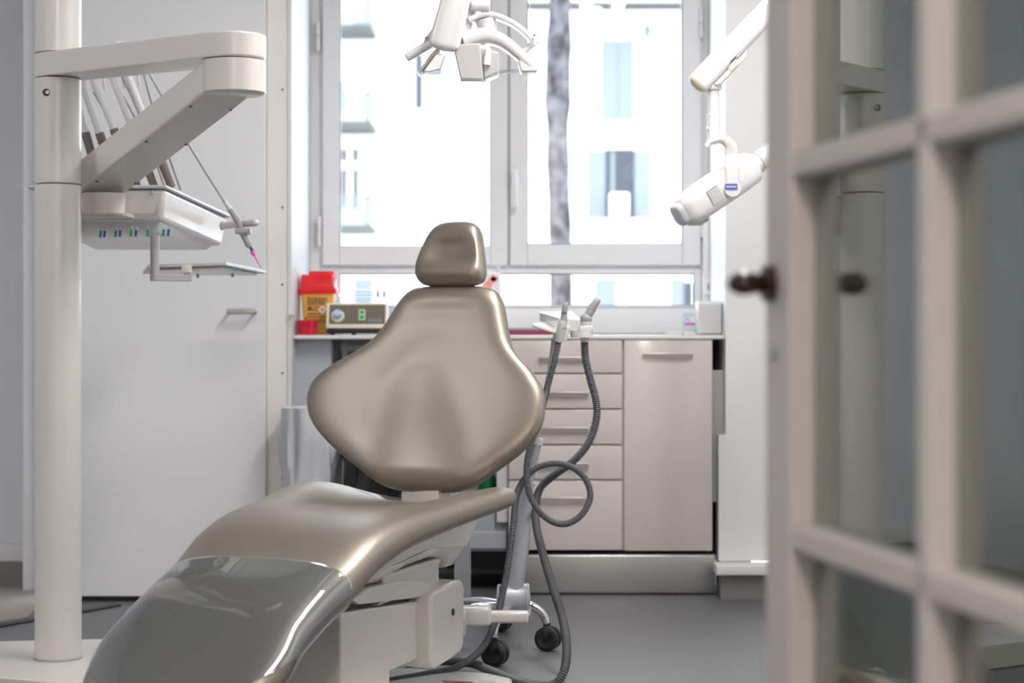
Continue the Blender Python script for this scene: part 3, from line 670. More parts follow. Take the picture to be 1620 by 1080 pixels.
def back_front(u, t, w_):
    x = u*w_+.005
    channel = .026*max(0, 1-u*u)**.8*gs(t, .52, .42)
    # raised lumbar drop in the lower middle inside an inverted-U trough
    if t < .60: q = abs(x)-.098*math.sqrt(max(0, 1-t/.60))
    else: q = math.hypot(x, (t-.60)*.5)
    trough = .004*gs(q, .050, .045)*gs(t, .42, .36)
    drop = .010/(1+math.exp(min(50, q/.030)))*gs(t, .25, .45)
    return channel+trough-drop+.008*gs(t, .93, .10)*gs(u, 0, .7)
b = B(); loft(b, cushion(rowsY, rowsL, rowsR, .052, .11, back_front)); obj('backrest_cushion', b, M['leather'], chair, ang=180, sub=1)
# headrest
Bb, Bt = Vector((-.168, 4.93, 1.022)), Vector((-.150, 5.00, 1.215))
Uv = (Bt-Bb).normalized(); Nv = Rv.cross(Uv).normalized()
if Nv.y > 0: Nv = -Nv
Bt0 = EYE-(352-HZ)*5.0/F_PX; Bt.z = Bt0; Bb.z = EYE-(453-HZ)*4.93/F_PX
hY = [453, 451.5, 448, 441, 432, 420, 405, 390, 375, 365, 358, 354, 352]
hL = [690, 677, 667, 660.5, 658, 659, 664, 671, 679, 686, 694, 704, 716]
hR = [738, 752, 762, 767.5, 769.5, 769, 768, 766, 764, 761, 756, 748, 738]
def row_c(py):
    t0 = (453-py)/101.0
    for _ in range(6):
        c = Bb+(Bt-Bb)*t0; z = EYE-(py-HZ)*c.y/F_PX; t0 = (z-Bb.z)/(Bt.z-Bb.z)
    return Bb+(Bt-Bb)*t0
def head_front(u, t, w_): return .030*max(0, 1-(u/.85)**2)**1.1*gs(t, .46, .30)-.012*gs(t, .12, .14)*max(0, 1-u*u)
b = B(); loft(b, cushion(hY, hL, hR, .045, .30, head_front, step=3)); obj('headrest', b, M['leather'], chair, ang=180, sub=1)
b = B(); q0, q1 = Vector((-.185, 4.97, .955)), Vector((-.165, 4.985, 1.10)); tube(b, [q0+Vector((0, .02, 0)), q1+Vector((0, .01, 0))], [.030, .026], 16, .35); obj('headrest_post', b, M['dark'], chair)
b = B(); p = [pt(635, 776, 4.78), pt(692, 776, 4.72), pt(694, 802, 4.72), pt(634, 802, 4.78)]; vs = prism(b, p, (.03, .05, 0)); obj('backrest_bracket', b, M['pws'], chair, bev=.003)
# under-seat shell
def side_prism(prof, r0, r1):
    b = B(); prism(b, [fr(s, r0, z) for s, z in prof], Rv*(r1-r0)); return b
rsh = .150
b = B()
for (r0, r1, k) in ((-.150, .150, 0), ):
    rings = []
    for i in range(15):
        t = i/14; r = r0+(r1-r0)*t; e = abs(2*t-1); sc_ = 1-.35*max(0, (e-.75)/.25)**2
        prof = [(-.14, .430), (-.125, .400), (-.085, .360), (-.06, .333), (-.01, .318), (.04, .322), (.07, .348), (.12, .360), (.30, .356), (.46, .338), (.62, .345), (.70, .38), (.62, .415), (.4, .435), (.1, .447)]
        rings.append([fr(.2+(s-.2)*(.94+.06*sc_), r, .44-(.44-z)*sc_) for s, z in prof])
    loft(b, rings)
obj('seat_shell', b, M['pws'], chair, ang=50, bev=.004)
b = side_prism([(.07, .285), (.07, .335), (.04, .352), (.42, .352), (.40, .300), (.44, .285)], -.125, .125); obj('swivel_neck', b, M['pws'], chair, bev=.008)
b = side_prism([(-.01, .10), (-.02, .26), (.02, .295), (.19, .288), (.50, .300), (.60, .312), (.54, .325), (.22, .325), (.02, .312)], -.1, .1); b.free()
# raised housing: rear block with forward cap, lower front box
b = B(); vs = prism(b, [fr(s, -.16, z) for s, z in [(-.01, .125), (-.015, .270), (.0, .290), (.06, .292), (.195, .286), (.205, .268), (.205, .112), (.17, .095), (.01, .105)]], Rv*.32); obj('rear_housing', b, M['pws'], chair, bev=.010)
b = B(); prism(b, [fr(s, -.135, z) for s, z in [(.14, .290), (.14, .272), (.24, .276), (.56, .306), (.60, .322), (.52, .338), (.36, .332), (.26, .322), (.14, .300)]], Rv*.27); obj('housing_cap', b, M['pws'], chair, bev=.006)
b = B(); prism(b, [fr(s, -.122, z) for s, z in [(.20, .262), (.20, .120), (.37, .122), (.37, .001), (.64, .001), (.64, .298)]], Rv*.244); obj('front_housing', b, M['pws'], chair, bev=.005)
b = B(); fbox(b, fr, .03, .60, -.10, .10, .18, .30); obj('inner_frame', b, M['dark'], chair, smooth=False)
b = B(); c0 = fr(.068, .160, .218); cyl(b, c0, c0+Rv*.002, .009, seg=20); obj('bolt_cap', b, M['dark'], chair)
b = B(); vs = prism(b, [(.005, 4.60, .001), (.0, 4.70, .001), (-.06, 4.77, .001), (-.35, 4.86, .001), (-.62, 4.55, .001), (-.5, 3.95, .001), (-.2, 4.0, .001)], (0, 0, .030)); bpl = obj('floor_plate', b, M['pws'], chair, bev=.010)
p = pt(722, 1078, 4.62); b = B(); prism(b, [Vector((-.178, 4.66, .0315)), Vector((-.098, 4.64, .0315)), Vector((-.135, 4.56, .0315))], (0, 0, .001)); obj('warning_triangle', b, mat('warning_red', (.35, .01, .05), .4), bpl, smooth=False)
b = B(); prism(b, [Vector((-.085, 4.66, .0315)), Vector((-.040, 4.65, .0315)), Vector((-.055, 4.58, .0315)), Vector((-.10, 4.585, .0315))], (0, 0, .001)); obj('warning_label', b, M['labelgrey'], bpl, smooth=False)
b = B(); rbox(b, -.14, -.055, 4.86, 4.93, .135, .185, .010); rbox(b, -.06, .045, 4.88, 4.915, .140, .172, .008); box(b, -.16, -.12, 4.70, 4.90, .14, .18); obj('side_bar', b, M['pws'], chair)

# ================================================================ DELIVERY UNIT
PC = Vector((-1.181, 4.77, 0)); EC = Vector((-.672, 4.44, 0)); E2 = Vector((-1.09, 4.90, 0))
un = thing('dental_unit', 'off white dental delivery unit with column, folding arm and instrument head', 'dental unit', (PC.x, PC.y, 0))
b = B(); prism(b, [(-1.75, 4.75, .001), (-1.45, 5.02, .001), (-1.31, 5.04, .001), (-.95, 5.08, .001), (-.75, 4.75, .001), (-.85, 4.52, .001), (-1.09, 4.44, .001), (-1.3, 4.53, .001), (-1.7, 4.62, .001)], (0, 0, .068)); obj('base_plate', b, M['pws'], un, bev=.004)
def colm(z0, z1, r): 
    b = B(); lathe(b, (PC.x, PC.y, 0), [(r-.002, z0), (r, z0+.002), (r, z1-.002), (r-.002, z1)], 64); return b
obj('column', colm(.070, EYE+(514-293)*4.77/F_PX, .0600), M['pws'], un)
obj('column', colm(EYE+(514-292)*4.77/F_PX+.001, 1.574, .0600), M['pws'], un)
obj('column', colm(1.640, 2.80, .0600), M['pws'], un)
b = B(); lathe(b, (PC.x, PC.y, .069), [(.0625, 0), (.0625, .004), (.060, .006)], 48); obj('column_ring', b, M['pgrey'], un)
b = B(); c0 = Vector((PC.x-.016, PC.y-.0565, EYE+(514-146)*4.71/F_PX)); cyl(b, c0, c0+Vector((0, -.004, 0)), .0095, seg=24); rh = obj('keyhole', b, M['dark'], un)
b = B(); cyl(b, c0+Vector((.004, -.004, 0)), c0+Vector((.004, -.007, 0)), .005, seg=16); obj('screw', b, M['chrome'], rh)
b = B(); lo = stadium(PC, EC, .0605, .076, 0); loft(b, [[Vector((q.x, q.y, 1.576)) for q in lo], [Vector((q.x, q.y, 1.637)) for q in lo]]); obj('upper_arm', b, M['pws'], un, bev=.005)
b = B(); loft(b, [[EC+Vector((math.cos(a)*r, math.sin(a)*r, z)) for a in [2*PI*k/48 for k in range(48)]] for r, z in ((.068, 1.492), (.0755, 1.497), (.0755, 1.573))])
obj('elbow', b, M['pws'], un)
dA = (E2-EC).normalized(); sA = Vector((-dA.y, dA.x, 0))
def armpt(c, side, z): return c+sA*side+Vector((0, 0, z))
b = B(); hw_ = .068
zE, zF = 1.497, 1.282
a0, a1 = EC+dA*.03, E2+dA*.03
hexa(b, [armpt(a0, hw_, zE-.002), armpt(a1, hw_, zF), armpt(a1, -hw_, zF), armpt(a0, -hw_, zE-.002), armpt(a0, hw_, zE+.076), armpt(a1, hw_, zF+.085), armpt(a1, -hw_, zF+.085), armpt(a0, -hw_, zE+.076)])
la = obj('lower_arm', b, M['pws'], un, bev=.008)
for (t, s_) in ((.12, 1), (.45, 1), (.85, 1), (.12, -1), (.45, -1), (.85, -1)):
    c = a0+(a1-a0)*t+sA*s_*(hw_-.01); z = zE+(zF-zE)*t-.001; b = B(); cyl(b, (c.x, c.y, z), (c.x, c.y, z-.003), .004, seg=10); obj('screw', b, M['dark'], la)
# head
HX0, HX1, HY0, HY1 = -1.31, -.942, 4.985, 5.60
def hp(x, y, z): return Vector((x, y, z-(y-HY0)*.068))
hd_z0, hd_z1 = 1.222, 1.304
b = B()
hexa(b, [hp(HX0+.01, HY0+.02, hd_z0), hp(HX1-.012, HY0+.02, hd_z0), hp(HX1+.055, HY1-.01, hd_z0-.005), hp(HX0+.01, HY1-.01, hd_z0-.005),
         hp(HX0, HY0, hd_z1), hp(HX1, HY0, hd_z1), hp(HX1+.075, HY1, hd_z1), hp(HX0, HY1, hd_z1)])
head = obj('instrument_head', b, M['pws'], un, bev=.010)
b = B(); vs = hexa(b, [hp(HX0+.05, HY0+.08, hd_z0-.022), hp(HX1-.05, HY0+.10, hd_z0-.022), hp(HX1+.02, HY1-.06, hd_z0-.022), hp(HX0+.05, HY1-.06, hd_z0-.022), hp(HX0+.02, HY0+.035, hd_z0+.004), hp(HX1-.02, HY0+.035, hd_z0+.004), hp(HX1+.045, HY1-.02, hd_z0+.004), hp(HX0+.02, HY1-.02, hd_z0+.004)]); obj('belly_pan', b, M['pws'], head, bev=.006)
b = B(); hexa(b, [hp(HX0-.006, HY0-.008, hd_z1+.001), hp(HX1+.004, HY0-.008, hd_z1+.001), hp(HX1+.083, HY1+.006, hd_z1+.001), hp(HX0-.006, HY1+.006, hd_z1+.001), hp(HX0-.006, HY0-.008, hd_z1+.011), hp(HX1+.004, HY0-.008, hd_z1+.011), hp(HX1+.083, HY1+.006, hd_z1+.011), hp(HX0-.006, HY1+.006, hd_z1+.011)]); obj('head_rim', b, M['alu'], head, bev=.004)
b = B(); x0, x1 = HX1-.22, HX1-.025
fz0 = hd_z0+.016
for (xa, xb, za, zb) in ((x0, x1, fz0, fz0+.0012), (x1, x1+.0012, fz0, hd_z1-.012)): box(b, xa, xb, HY0+.010, HY0+.014, za, zb)
obj('panel_seam', b, M['pgrey'], head, smooth=False)
b = B(); lathe(b, (HX1-.18, HY0-.012, hd_z0+.022), [(.045, 0), (.047, .02), (.047, .06)], 40); b.free()
b = B(); lathe(b, (E2.x, E2.y, 1.228), [(.050, 0), (.054, .004), (.058, .058)], 48); box(b, E2.x-.12, E2.x+.06, E2.y, HY0+.03, 1.226, 1.236); obj('head_pivot', b, M['pws'], un)
b = B(); p = hp(HX1-.035, HY0-.004, hd_z1-.004); cyl(b, p, p+Vector((0, 0, -.012)), .0035, seg=10); obj('latch', b, M['pgrey'], head)
for (px, m_) in ((159, 'green'), (165.5, 'blue'), (183, 'green'), (190, 'blue'), (207.6, 'green'), (215.5, 'blue'), (234, 'green'), (259, 'green'), (266.5, 'blue')):
    q = pt(px, 358-(px-159)*.02, HY0+.012); 
    b = B(); cyl(b, q+Vector((.002, .0, 0)), q+Vector((.001, .0, -.012)), .0038, seg=12); st = obj('coupling', b, M['clear'], head)
    b = B(); cyl(b, q+Vector((.001, .0, -.012)), q+Vector((-.001, .0, -.030)), .0042, .0036, seg=12); obj('coupling_ring', b, M[m_], st)
b = B(); q0, q1 = pt(352, 357, 5.44), pt(404, 352, 5.30); cyl(b, q0, q1, .0105, .0105, 20); ball(b, q1, .0105); obj('side_handle', b, M['pws'], head)
b = B(); cyl(b, q0+Vector((-.004, .002, 0)), q0+Vector((.004, 0, 0)), .0125, seg=20); obj('handle_ring', b, M['pgrey'], head)
b = B(); q = pt(385, 366, 5.33); rbox(b, q.x-.022, q.x+.022, q.y-.02, q.y+.02, q.z-.008, q.z+.008, .003); obj('syringe_holder', b, M['pgrey'], head)
# tray arm
b = B(); q0, q1 = pt(245, 372, 5.03), pt(245, 441, 5.03); cyl(b, q0, q1, .0125, seg=32); obj('tray_post', b, M['pgrey'], un)
b = B(); p0, p1 = pt(245, 439, 5.03), pt(296, 439, 5.08); lo = stadium(p0, p1, .0135, .013, 0); loft(b, [[Vector((q.x, q.y, p0.z-.009)) for q in lo], [Vector((q.x, q.y, p0.z+.009)) for q in lo]]); obj('tray_arm', b, M['pgrey'], un, bev=.002)
b = B(); q = pt(296, 427, 5.08); rbox(b, q.x-.014, q.x+.014, q.y-.014, q.y+.014, q.z-.008, q.z+.014, .002); cyl(b, (q.x, q.y, q.z-.02), (q.x, q.y, q.z), .008); obj('tray_bracket', b, M['pws'], un)
def tray_pts(g, dz):
    P = [pt(234, 424, 5.07), pt(358, 420, 5.07), pt(422, 433, 5.45), pt(226, 433.5, 5.45)]; c = sum(P, Vector())/4
    return [c+(q-c)*g+Vector((0, 0, dz)) for q in P]
b = B(); A = tray_pts(1, 0); Bq = tray_pts(1, .010); hexa(b, [A[0], A[1], A[2], A[3], Bq[0], Bq[1], Bq[2], Bq[3]]); ty = obj('tray', b, M['alu'], un, bev=.002)
b = B(); A = tray_pts(.86, -.006); Bq = tray_pts(.86, 0); hexa(b, [A[0], A[1], A[2], A[3], Bq[0], Bq[1], Bq[2], Bq[3]]); obj('tray_underplate', b, M['pws'], ty, bev=.002)
for (px, py) in ((313, 438), (368, 437)): q = pt(px, py-2, 5.25); b = B(); cyl(b, q+Vector((0, 0, .006)), q+Vector((0, 0, -.006)), .004, seg=12); obj('tray_pin', b, M['pgrey'], ty)
# whip arms with hoses: parts of the unit; the handpieces they carry are things of their own
whips = [((100, 78, 5.30), (159, 297, 5.38), 207), ((111, 80, 5.28), (188, 297, 5.36), 208), ((129, 80, 5.26), (218, 297, 5.32), 202), ((160, 77, 5.22), (245, 296, 5.30), 196), ((184, 73, 5.2), (272, 297, 5.28), 240)]
hn = ['leftmost handpiece with brown sleeve beside the white column', 'second handpiece from the column, brown sleeve just right of the leftmost', 'third handpiece from the column, in the middle of the five brown sleeves', 'fourth handpiece from the column with its brown sleeve below the lower arm', 'rightmost of the five brown sleeved handpieces, nearest the free elbow']
for i, (a, c, ys_) in enumerate(whips):
    pa, pc_ = pt(*a), pt(*c); t = (ys_-a[1])/(c[1]-a[1]); pm = pa+(pc_-pa)*t
    b = B(); top = catmull([pa+Vector((.045, .10, -.10)), pa+Vector((.035, .05, .0)), pa+Vector((.012, .01, .012)), pa, pa+(pc_-pa)*.1], 6); tube(b, top+[pm], [.0040]*len(top)+[.0075], 12)
    tube(b, [pa+(pc_-pa)*.12, pm], .0098, 16)
    obj('whip_arm', b, M['pw'], un)
    h = thing('handpiece', hn[i], 'handpiece', tuple(pc_), group='handpieces on the delivery unit')
    b = B(); tube(b, [pm-(pc_-pa)*.0, pm+(pc_-pm)*.05, pc_], [.0115, .0135, .0120], 16); obj('sleeve', b, M['brown'], h)
    b = B(); tube(b, [pm-(pc_-pa)*.02, pm+(pc_-pa)*.004], [.0105, .0120], 16); obj('collar', b, M['pw'], h)
for (a, m_, c) in (((172, 120, 5.3), (215, 190, 5.35), (250, 300, 5.4)), ((193, 120, 5.3), (222, 185, 5.35), (262, 300, 5.4)), ((228, 118, 5.3), (248, 190, 5.35), (286, 300, 5.42)), ((148, 145, 5.4), (185, 215, 5.4), (205, 300, 5.4))):
    b = B(); tube(b, catmull([pt(*a), pt(*m_), pt(*c)], 8), .0036, 10); obj('hose', b, M['pgrey'], un)
# air-water syringe with long thin hose
sy = thing('air_water_syringe', 'grey syringe with a pink tip hanging in the holder over the tray', 'syringe', tuple(pt(385, 366, 5.33)))
b = B(); tube(b, catmull([pt(200, 75, 5.1), pt(222, 95, 5.1), pt(240, 122, 5.12), pt(300, 230, 5.2), pt(356, 320, 5.3)], 10), .0042, 12); obj('hose', b, mat('hose_light', (.50, .50, .49), .5), sy)
b = B(); tube(b, [pt(354, 317, 5.3), pt(364, 330, 5.31)], [.006, .0085], 14); obj('hose_nut', b, M['pw'], sy)
b = B(); tube(b, [pt(362, 328, 5.31), pt(378, 352, 5.33), pt(381, 364, 5.33), pt(394, 388, 5.33), pt(397, 391, 5.33)], [.0085, .0105, .009, .0105, .006], 16); obj('handle', b, M['pgrey'], sy)
b = B(); tube(b, [pt(396, 390, 5.33), pt(400, 398, 5.33)], [.0045, .0045], 12); obj('nozzle', b, M['dark'], sy)
b = B(); tube(b, [pt(399, 397, 5.33), pt(402, 403, 5.33), pt(402.5, 404, 5.33), pt(413, 424, 5.33)], [.0068, .0062, .0025, .0012], 12); obj('tip', b, M['pink'], sy)

# ================================================================ OPERATING LIGHT
ol = thing('operating_light', 'white dental operating light with curved yoke hanging above the chair', 'operating light', tuple(pt(745, 60, 4.85)))
DL = 4.85
b = B()   # paddle arm
P = [(722, -70), (722, -40), (722, -10), (717, 15), (709, 45), (703, 68), (700, 80)]
Q = catmull([pt(x, y, DL-.085+.0*i) for i, (x, y) in enumerate(P)], 5)
W = [.036]*20+[.040]*8+[.038]*3
rings = []
for i, q in enumerate(Q):
    t = (Q[min(i+1, len(Q)-1)]-Q[max(i-1, 0)]).normalized(); s = Vector((0, 1, 0)).cross(t).normalized(); e = 1-i/(len(Q)-1)
    k = math.sqrt(max(.02, 1-(1-min(1, e/.16))**2)); ww = (.036+.006*i/len(Q))*k; th = .018*max(k, .55)
    rings.append([q+s*ww*spow(math.cos(a), .7)+Vector((0, 1, 0))*th*spow(math.sin(a), .7) for a in [2*PI*j/32 for j in range(32)]])
loft(b, rings); obj('arm_cover', b, M['pw'], ol, ang=60)
b = B(); tube(b, catmull([pt(760, -70, DL+.02), pt(755, -10, DL+.02), pt(742, 20, DL+.01), pt(728, 70, DL)], 6), [.026]*19, 20, .7); tube(b, [pt(746, 8, DL-.02), pt(775, 10, DL-.02)], .016, 16); obj('arm_joint', b, M['pw'], ol)
b = B(); cyl(b, pt(730, -60, DL+.02), Vector((pt(730, 0, DL).x, DL+.02, 2.8)), .02); obj('ceiling_rod', b, M['pw'], ol)
def band(bm, path, wy, th, y0):
    Q = catmull([pt(x, y, y0) for x, y in path], 8); rings = []
    for i, q in enumerate(Q):
        t = (Q[min(i+1, len(Q)-1)]-Q[max(i-1, 0)]).normalized(); s = Vector((0, 1, 0)).cross(t).normalized()
        w1 = wy[0]+(wy[1]-wy[0])*i/(len(Q)-1); t1 = th[0]+(th[1]-th[0])*i/(len(Q)-1)
        rings.append([q+s*t1*spow(math.cos(a), .5)+Vector((0, 1, 0))*w1*spow(math.sin(a), .5) for a in [2*PI*j/24 for j in range(24)]])
    loft(bm, rings)
b = B(); band(b, [(742, 34), (765, 25), (790, 28), (818, 42), (838, 60), (845, 72)], (.03, .022), (.0085, .007), DL); yk = obj('yoke', b, M['pw'], ol)
b = B(); tube(b, [pt(849, 64, DL), pt(826, 84, DL)], [.008, .009], 14); obj('yoke_clamp', b, M['pw'], yk)
b = B(); cyl(b, pt(845, 56, DL-.02), pt(847, 53, DL-.035), .004, seg=12); cyl(b, pt(677, 59, DL-.02), pt(674, 60, DL-.035), .004, seg=12); obj('screw', b, M['pgrey'], yk)
b = B(); tube(b, [pt(644, 91, DL-.03), pt(660, 81, DL-.03), pt(685, 68, DL-.02)], [.0115, .0118, .0105], 18); hl = obj('grip', b, M['pw'], ol)
b = B(); cyl(b, pt(645, 90.5, DL-.0305), pt(643, 91.7, DL-.031), .0100, seg=18); obj('grip_end', b, M['lampgrey'], hl)
b = B(); band(b, [(672, 74), (680, 62), (692, 48), (705, 30)], (.02, .03), (.008, .014), DL); obj('yoke', b, M['pw'], ol)
b = B(); band(b, [(733, 66), (750, 61), (770, 58), (795, 66), (822, 88), (842, 108)], (.05, .035), (.024, .012), DL-.01); rb_ = obj('reflector_shell', b, M['pw'], ol)
b = B(); prism(b, [pt(822, 84, DL-.045), pt(836, 88, DL-.045), pt(851, 108, DL-.045), pt(849, 114, DL-.045), pt(824, 114, DL-.045), pt(820, 100, DL-.045)], (0, .07, 0)); obj('shell_tip', b, M['pw'], ol, bev=.005)
b = B(); band(b, [(695, 82), (684, 92), (672, 108), (662, 118)], (.05, .035), (.008, .004), DL-.01); obj('reflector_shell', b, M['pw'], ol)
b = B(); prism(b, [pt(690, 84, DL-.052), pt(705, 88, DL-.052), pt(697, 110, DL-.052), pt(678, 114, DL-.052), pt(670, 112, DL-.052)], (0, .08, 0)); obj('mirror', b, M['reflector'], ol, bev=.003)
b = B(); prism(b, [pt(716, 70, DL-.06), pt(760, 68, DL-.06), pt(765, 128, DL-.06), pt(729, 128, DL-.06)], (0, .10, 0)); obj('lamp_housing', b, M['lampgrey'], ol, bev=.004)
b = B(); prism(b, [pt(759, 74, DL-.045), pt(790, 82, DL-.045), pt(789, 115, DL-.045), pt(765, 126, DL-.045)], (0, .09, 0)); lc = obj('lamp_socket', b, M['lampgrey'], ol, bev=.006)
b = B(); tube(b, [pt(773, 78, DL-.05), pt(770, 103, DL-.05)], [.009, .010], 14); obj('lamp_holder', b, M['reflector'], lc)
b = B(); tube(b, [pt(768, 32, DL), pt(772, 50, DL), pt(774, 66, DL)], [.034, .030, .032], 20, .8); obj('pivot', b, M['pw'], ol)
b = B(); A = [pt(662, 116, DL-.05), pt(729, 125, DL-.06), pt(765, 127, DL-.06), pt(824, 114, DL-.05)]; Cq = [pt(664, 113, DL+.03), pt(729, 117, DL+.04), pt(765, 119, DL+.04), pt(822, 111, DL+.03)]
prism(b, A+Cq[::-1], (0, 0, .004)); obj('clear_shield', b, M['lens'], ol, smooth=False)

# ================================================================ X-RAY HEAD
xr = thing('xray_arm', 'white wall mounted x-ray head on a jointed arm at the right', 'x-ray unit', (1.40, 5.35, 1.9))
DX = 5.3
b = B(); A, Z = pt(1106, 131, DX), pt(1310, -82, DX)
ax = (Z-A).normalized(); up = Vector((-ax.z, 0, ax.x)); yv = Vector((0, 1, 0))
def xpt(t, u, y): return A+ax*t+up*u+yv*y
L_ = (Z-A).length
b = B(); rings = []
for t in (0, L_): rings.append([xpt(t, .0335*spow(math.cos(a), .55), .033*spow(math.sin(a), .55)) for a in [2*PI*k/32 for k in range(32)]])
loft(b, rings); xa = obj('scissor_arm', b, M['pw'], xr, ang=50)
b = B(); rings = []
for k in range(7):
    f = math.cos(k/6*PI/2*.98); rings.append([xpt(-.022*math.sin(k/6*PI/2), .0340*f*spow(math.cos(a), .55), .0335*f*spow(math.sin(a), .55)) for a in [2*PI*j/32 for j in range(32)]])
loft(b, rings); obj('end_cap', b, M['armcap'], xa)
b = B(); prism(b, [xpt(.02, -.034, -.03), xpt(.16, -.034, -.03), xpt(.14, -.050, -.03), xpt(.03, -.050, -.03)], (0, .06, 0)); obj('arm_fairing', b, M['pw'], xa, bev=.006)
b = B(); prism(b, [xpt(.085, -.030, -.0335), xpt(.118, -.030, -.0335), xpt(.112, -.044, -.0335), xpt(.083, -.044, -.0335)], (0, -.002, 0)); obj('arm_notch', b, M['armcap'], xa, smooth=False)
b = B(); prism(b, [xpt(.100, -.024, -.0345), xpt(.122, -.024, -.0345), xpt(.122, -.028, -.0345), xpt(.100, -.028, -.0345)], (0, -.002, 0)); obj('slot', b, M['dark'], xa, smooth=False)
# arm continuing to the wall
b = B(); cyl(b, Z, (1.40, DX, Z.z), .032); lathe(b, (1.452, DX, Z.z), [(.08, 0), (.08, .04), (.05, .05)], axis=(-1, 0, 0)); obj('wall_bracket', b, M['pw'], xr)
b = B(); lathe(b, pt(1129, 225, DX), [(.019, 0), (.019, .08), (.0165, .082), (.0165, .15), (.022, .152), (.024, .165)], 28); obj('swivel_neck', b, M['pw'], xr)
b = B(); q = pt(1117.5, 203, DX-.01); cyl(b, q, q+Vector((.006, 0, 0)), .005, seg=12); obj('knob', b, M['pw'], xr)
b = B(); Q = catmull([pt(1119, 228, DX-.04), pt(1128, 223, DX-.04), pt(1141, 220, DX-.04), pt(1154, 229, DX-.045), pt(1157, 245, DX-.05), pt(1157.5, 270, DX-.055), pt(1159, 300, DX-.055)], 6); rings = []
for i, q in enumerate(Q):
    t = (Q[min(i+1, len(Q)-1)]-Q[max(i-1, 0)]).normalized(); f = i/(len(Q)-1)
    s = Vector((0, 1, 0)).cross(t).normalized(); wx_ = .006+(.020-.006)*min(1, f*1.6); wy_ = .045+( .010-.045)*min(1, f*1.5)
    rings.append([q+s*wx_*spow(math.cos(a), .55)+yv*wy_*spow(math.sin(a), .55) for a in [2*PI*j/24 for j in range(24)]])
loft(b, rings); yk = obj('yoke', b, M['pw'], xr, ang=60)
b = B(); c0 = pt(1158.5, 298, DX-.058); cyl(b, c0+yv*.004, c0-yv*.008, .024, seg=32); obj('yoke_boss', b, M['pw'], yk)
b = B(); q = pt(1157, 295, DX-.0672); box(b, q.x-.0185, q.x+.0175, q.y-.001, q.y, q.z-.008, q.z+.008); stk = obj('sticker', b, M['stickerblue'], yk, smooth=False)
b = B()
for k in range(7): xx = q.x-.015+k*.0043; box(b, xx, xx+.003, q.y-.0016, q.y-.0008, q.z-.003, q.z+.002)
obj('sticker_print', b, M['pw'], stk, smooth=False)
H0, H1 = pt(1090, 330, DX-.05), pt(1186, 265, DX+.03)
hx = (H1-H0).normalized(); hs_ = hx.cross(Vector((0, 0, 1))).normalized(); hu = hs_.cross(hx).normalized()
def hring(c, ws, wu, p=.6, n=36): return [c+hs_*ws*spow(math.cos(a), p)+hu*wu*spow(math.sin(a), p) for a in [2*PI*k/n for k in range(n)]]
LH = (H1-H0).length
b = B(); loft(b, [hring(H0-hx*.030, .030, .030), hring(H0-hx*.026, .037, .038), hring(H0, .044, .046), hring(H0+hx*.06, .047, .050), hring(H0+hx*LH*.8, .047, .050), hring(H1, .044, .047), hring(H1+hx*.012, .034, .036)]); xh = obj('xray_head', b, M['pw'], xr, ang=50)
b = B(); loft(b, [hring(H0-hx*.046, .024, .026), hring(H0-hx*.042, .030, .032), hring(H0-hx*.022, .034, .036)]); obj('head_end_cover', b, mat('xray_end_grey', (.62, .64, .67), .35), xh, ang=50)
b = B(); loft(b, [hring(H1+hx*.010, .035, .036, 1), hring(H1+hx*.020, .035, .036, 1), hring(H1+hx*.022, .030, .031, 1), hring(H1+hx*.16, .028, .029, 1)]); obj('cone', b, M['pw'], xh, ang=50)
b = B(); loft(b, [hring(H1+hx*.030, .0315, .0325, 1), hring(H1+hx*.033, .0315, .0325, 1)]); obj('cone_ring', b, M['labelgrey'], xh)
b = B(); lc0 = H0+hx*.068-yv*.052; 
fN = Vector((0, -1, 0)); e1 = (hx-fN*hx.dot(fN)).normalized(); e2 = fN.cross(e1)
cc = H0+hx*.068+hs_*(.0482 if hs_.y < 0 else -.0482)
n_ = hs_ if hs_.y < 0 else -hs_
prism(b, [cc+hx*a+hu*c for a, c in ((-.018, -.022), (.020, -.022), (.020, .024), (-.018, .024))], n_*.0008); lbx = obj('rating_label', b, M['labelgrey'], xh, smooth=False)
b = B(); rnd = random.Random(7)
for k in range(6):
    a0_ = -.015; zz = -.018+k*.0065
    while a0_ < .014: l = rnd.uniform(.003, .009); prism(b, [cc+n_*.0008+hx*a+hu*c for a, c in ((a0_, zz), (a0_+l, zz), (a0_+l, zz+.003), (a0_, zz+.003))], n_*.0005); a0_ += l+.002
obj('label_print', b, M['pw'], lbx, smooth=False)
b = B(); q = pt(1109, 353, DX-.02); tube(b, [q+Vector((.02, 0, .012)), q, q+Vector((-.035, 0, .0)), q+Vector((-.05, 0, .008))], [.004, .007, .007, .004], 12); obj('lower_lip', b, M['pw'], xh)
b = B(); q = pt(1118, 349, DX-.03); cyl(b, q, q+Vector((0, -.006, 0)), .003, seg=10); obj('screw', b, M['pgrey'], xh)
b = B(); tube(b, catmull([pt(1199, 330, 5.6)+Vector((0, 0, 0)), pt(1205, 310, 5.6), pt(1212, 330, 5.6), pt(1207, 430, 5.6)], 6), .006, 12); b.free()

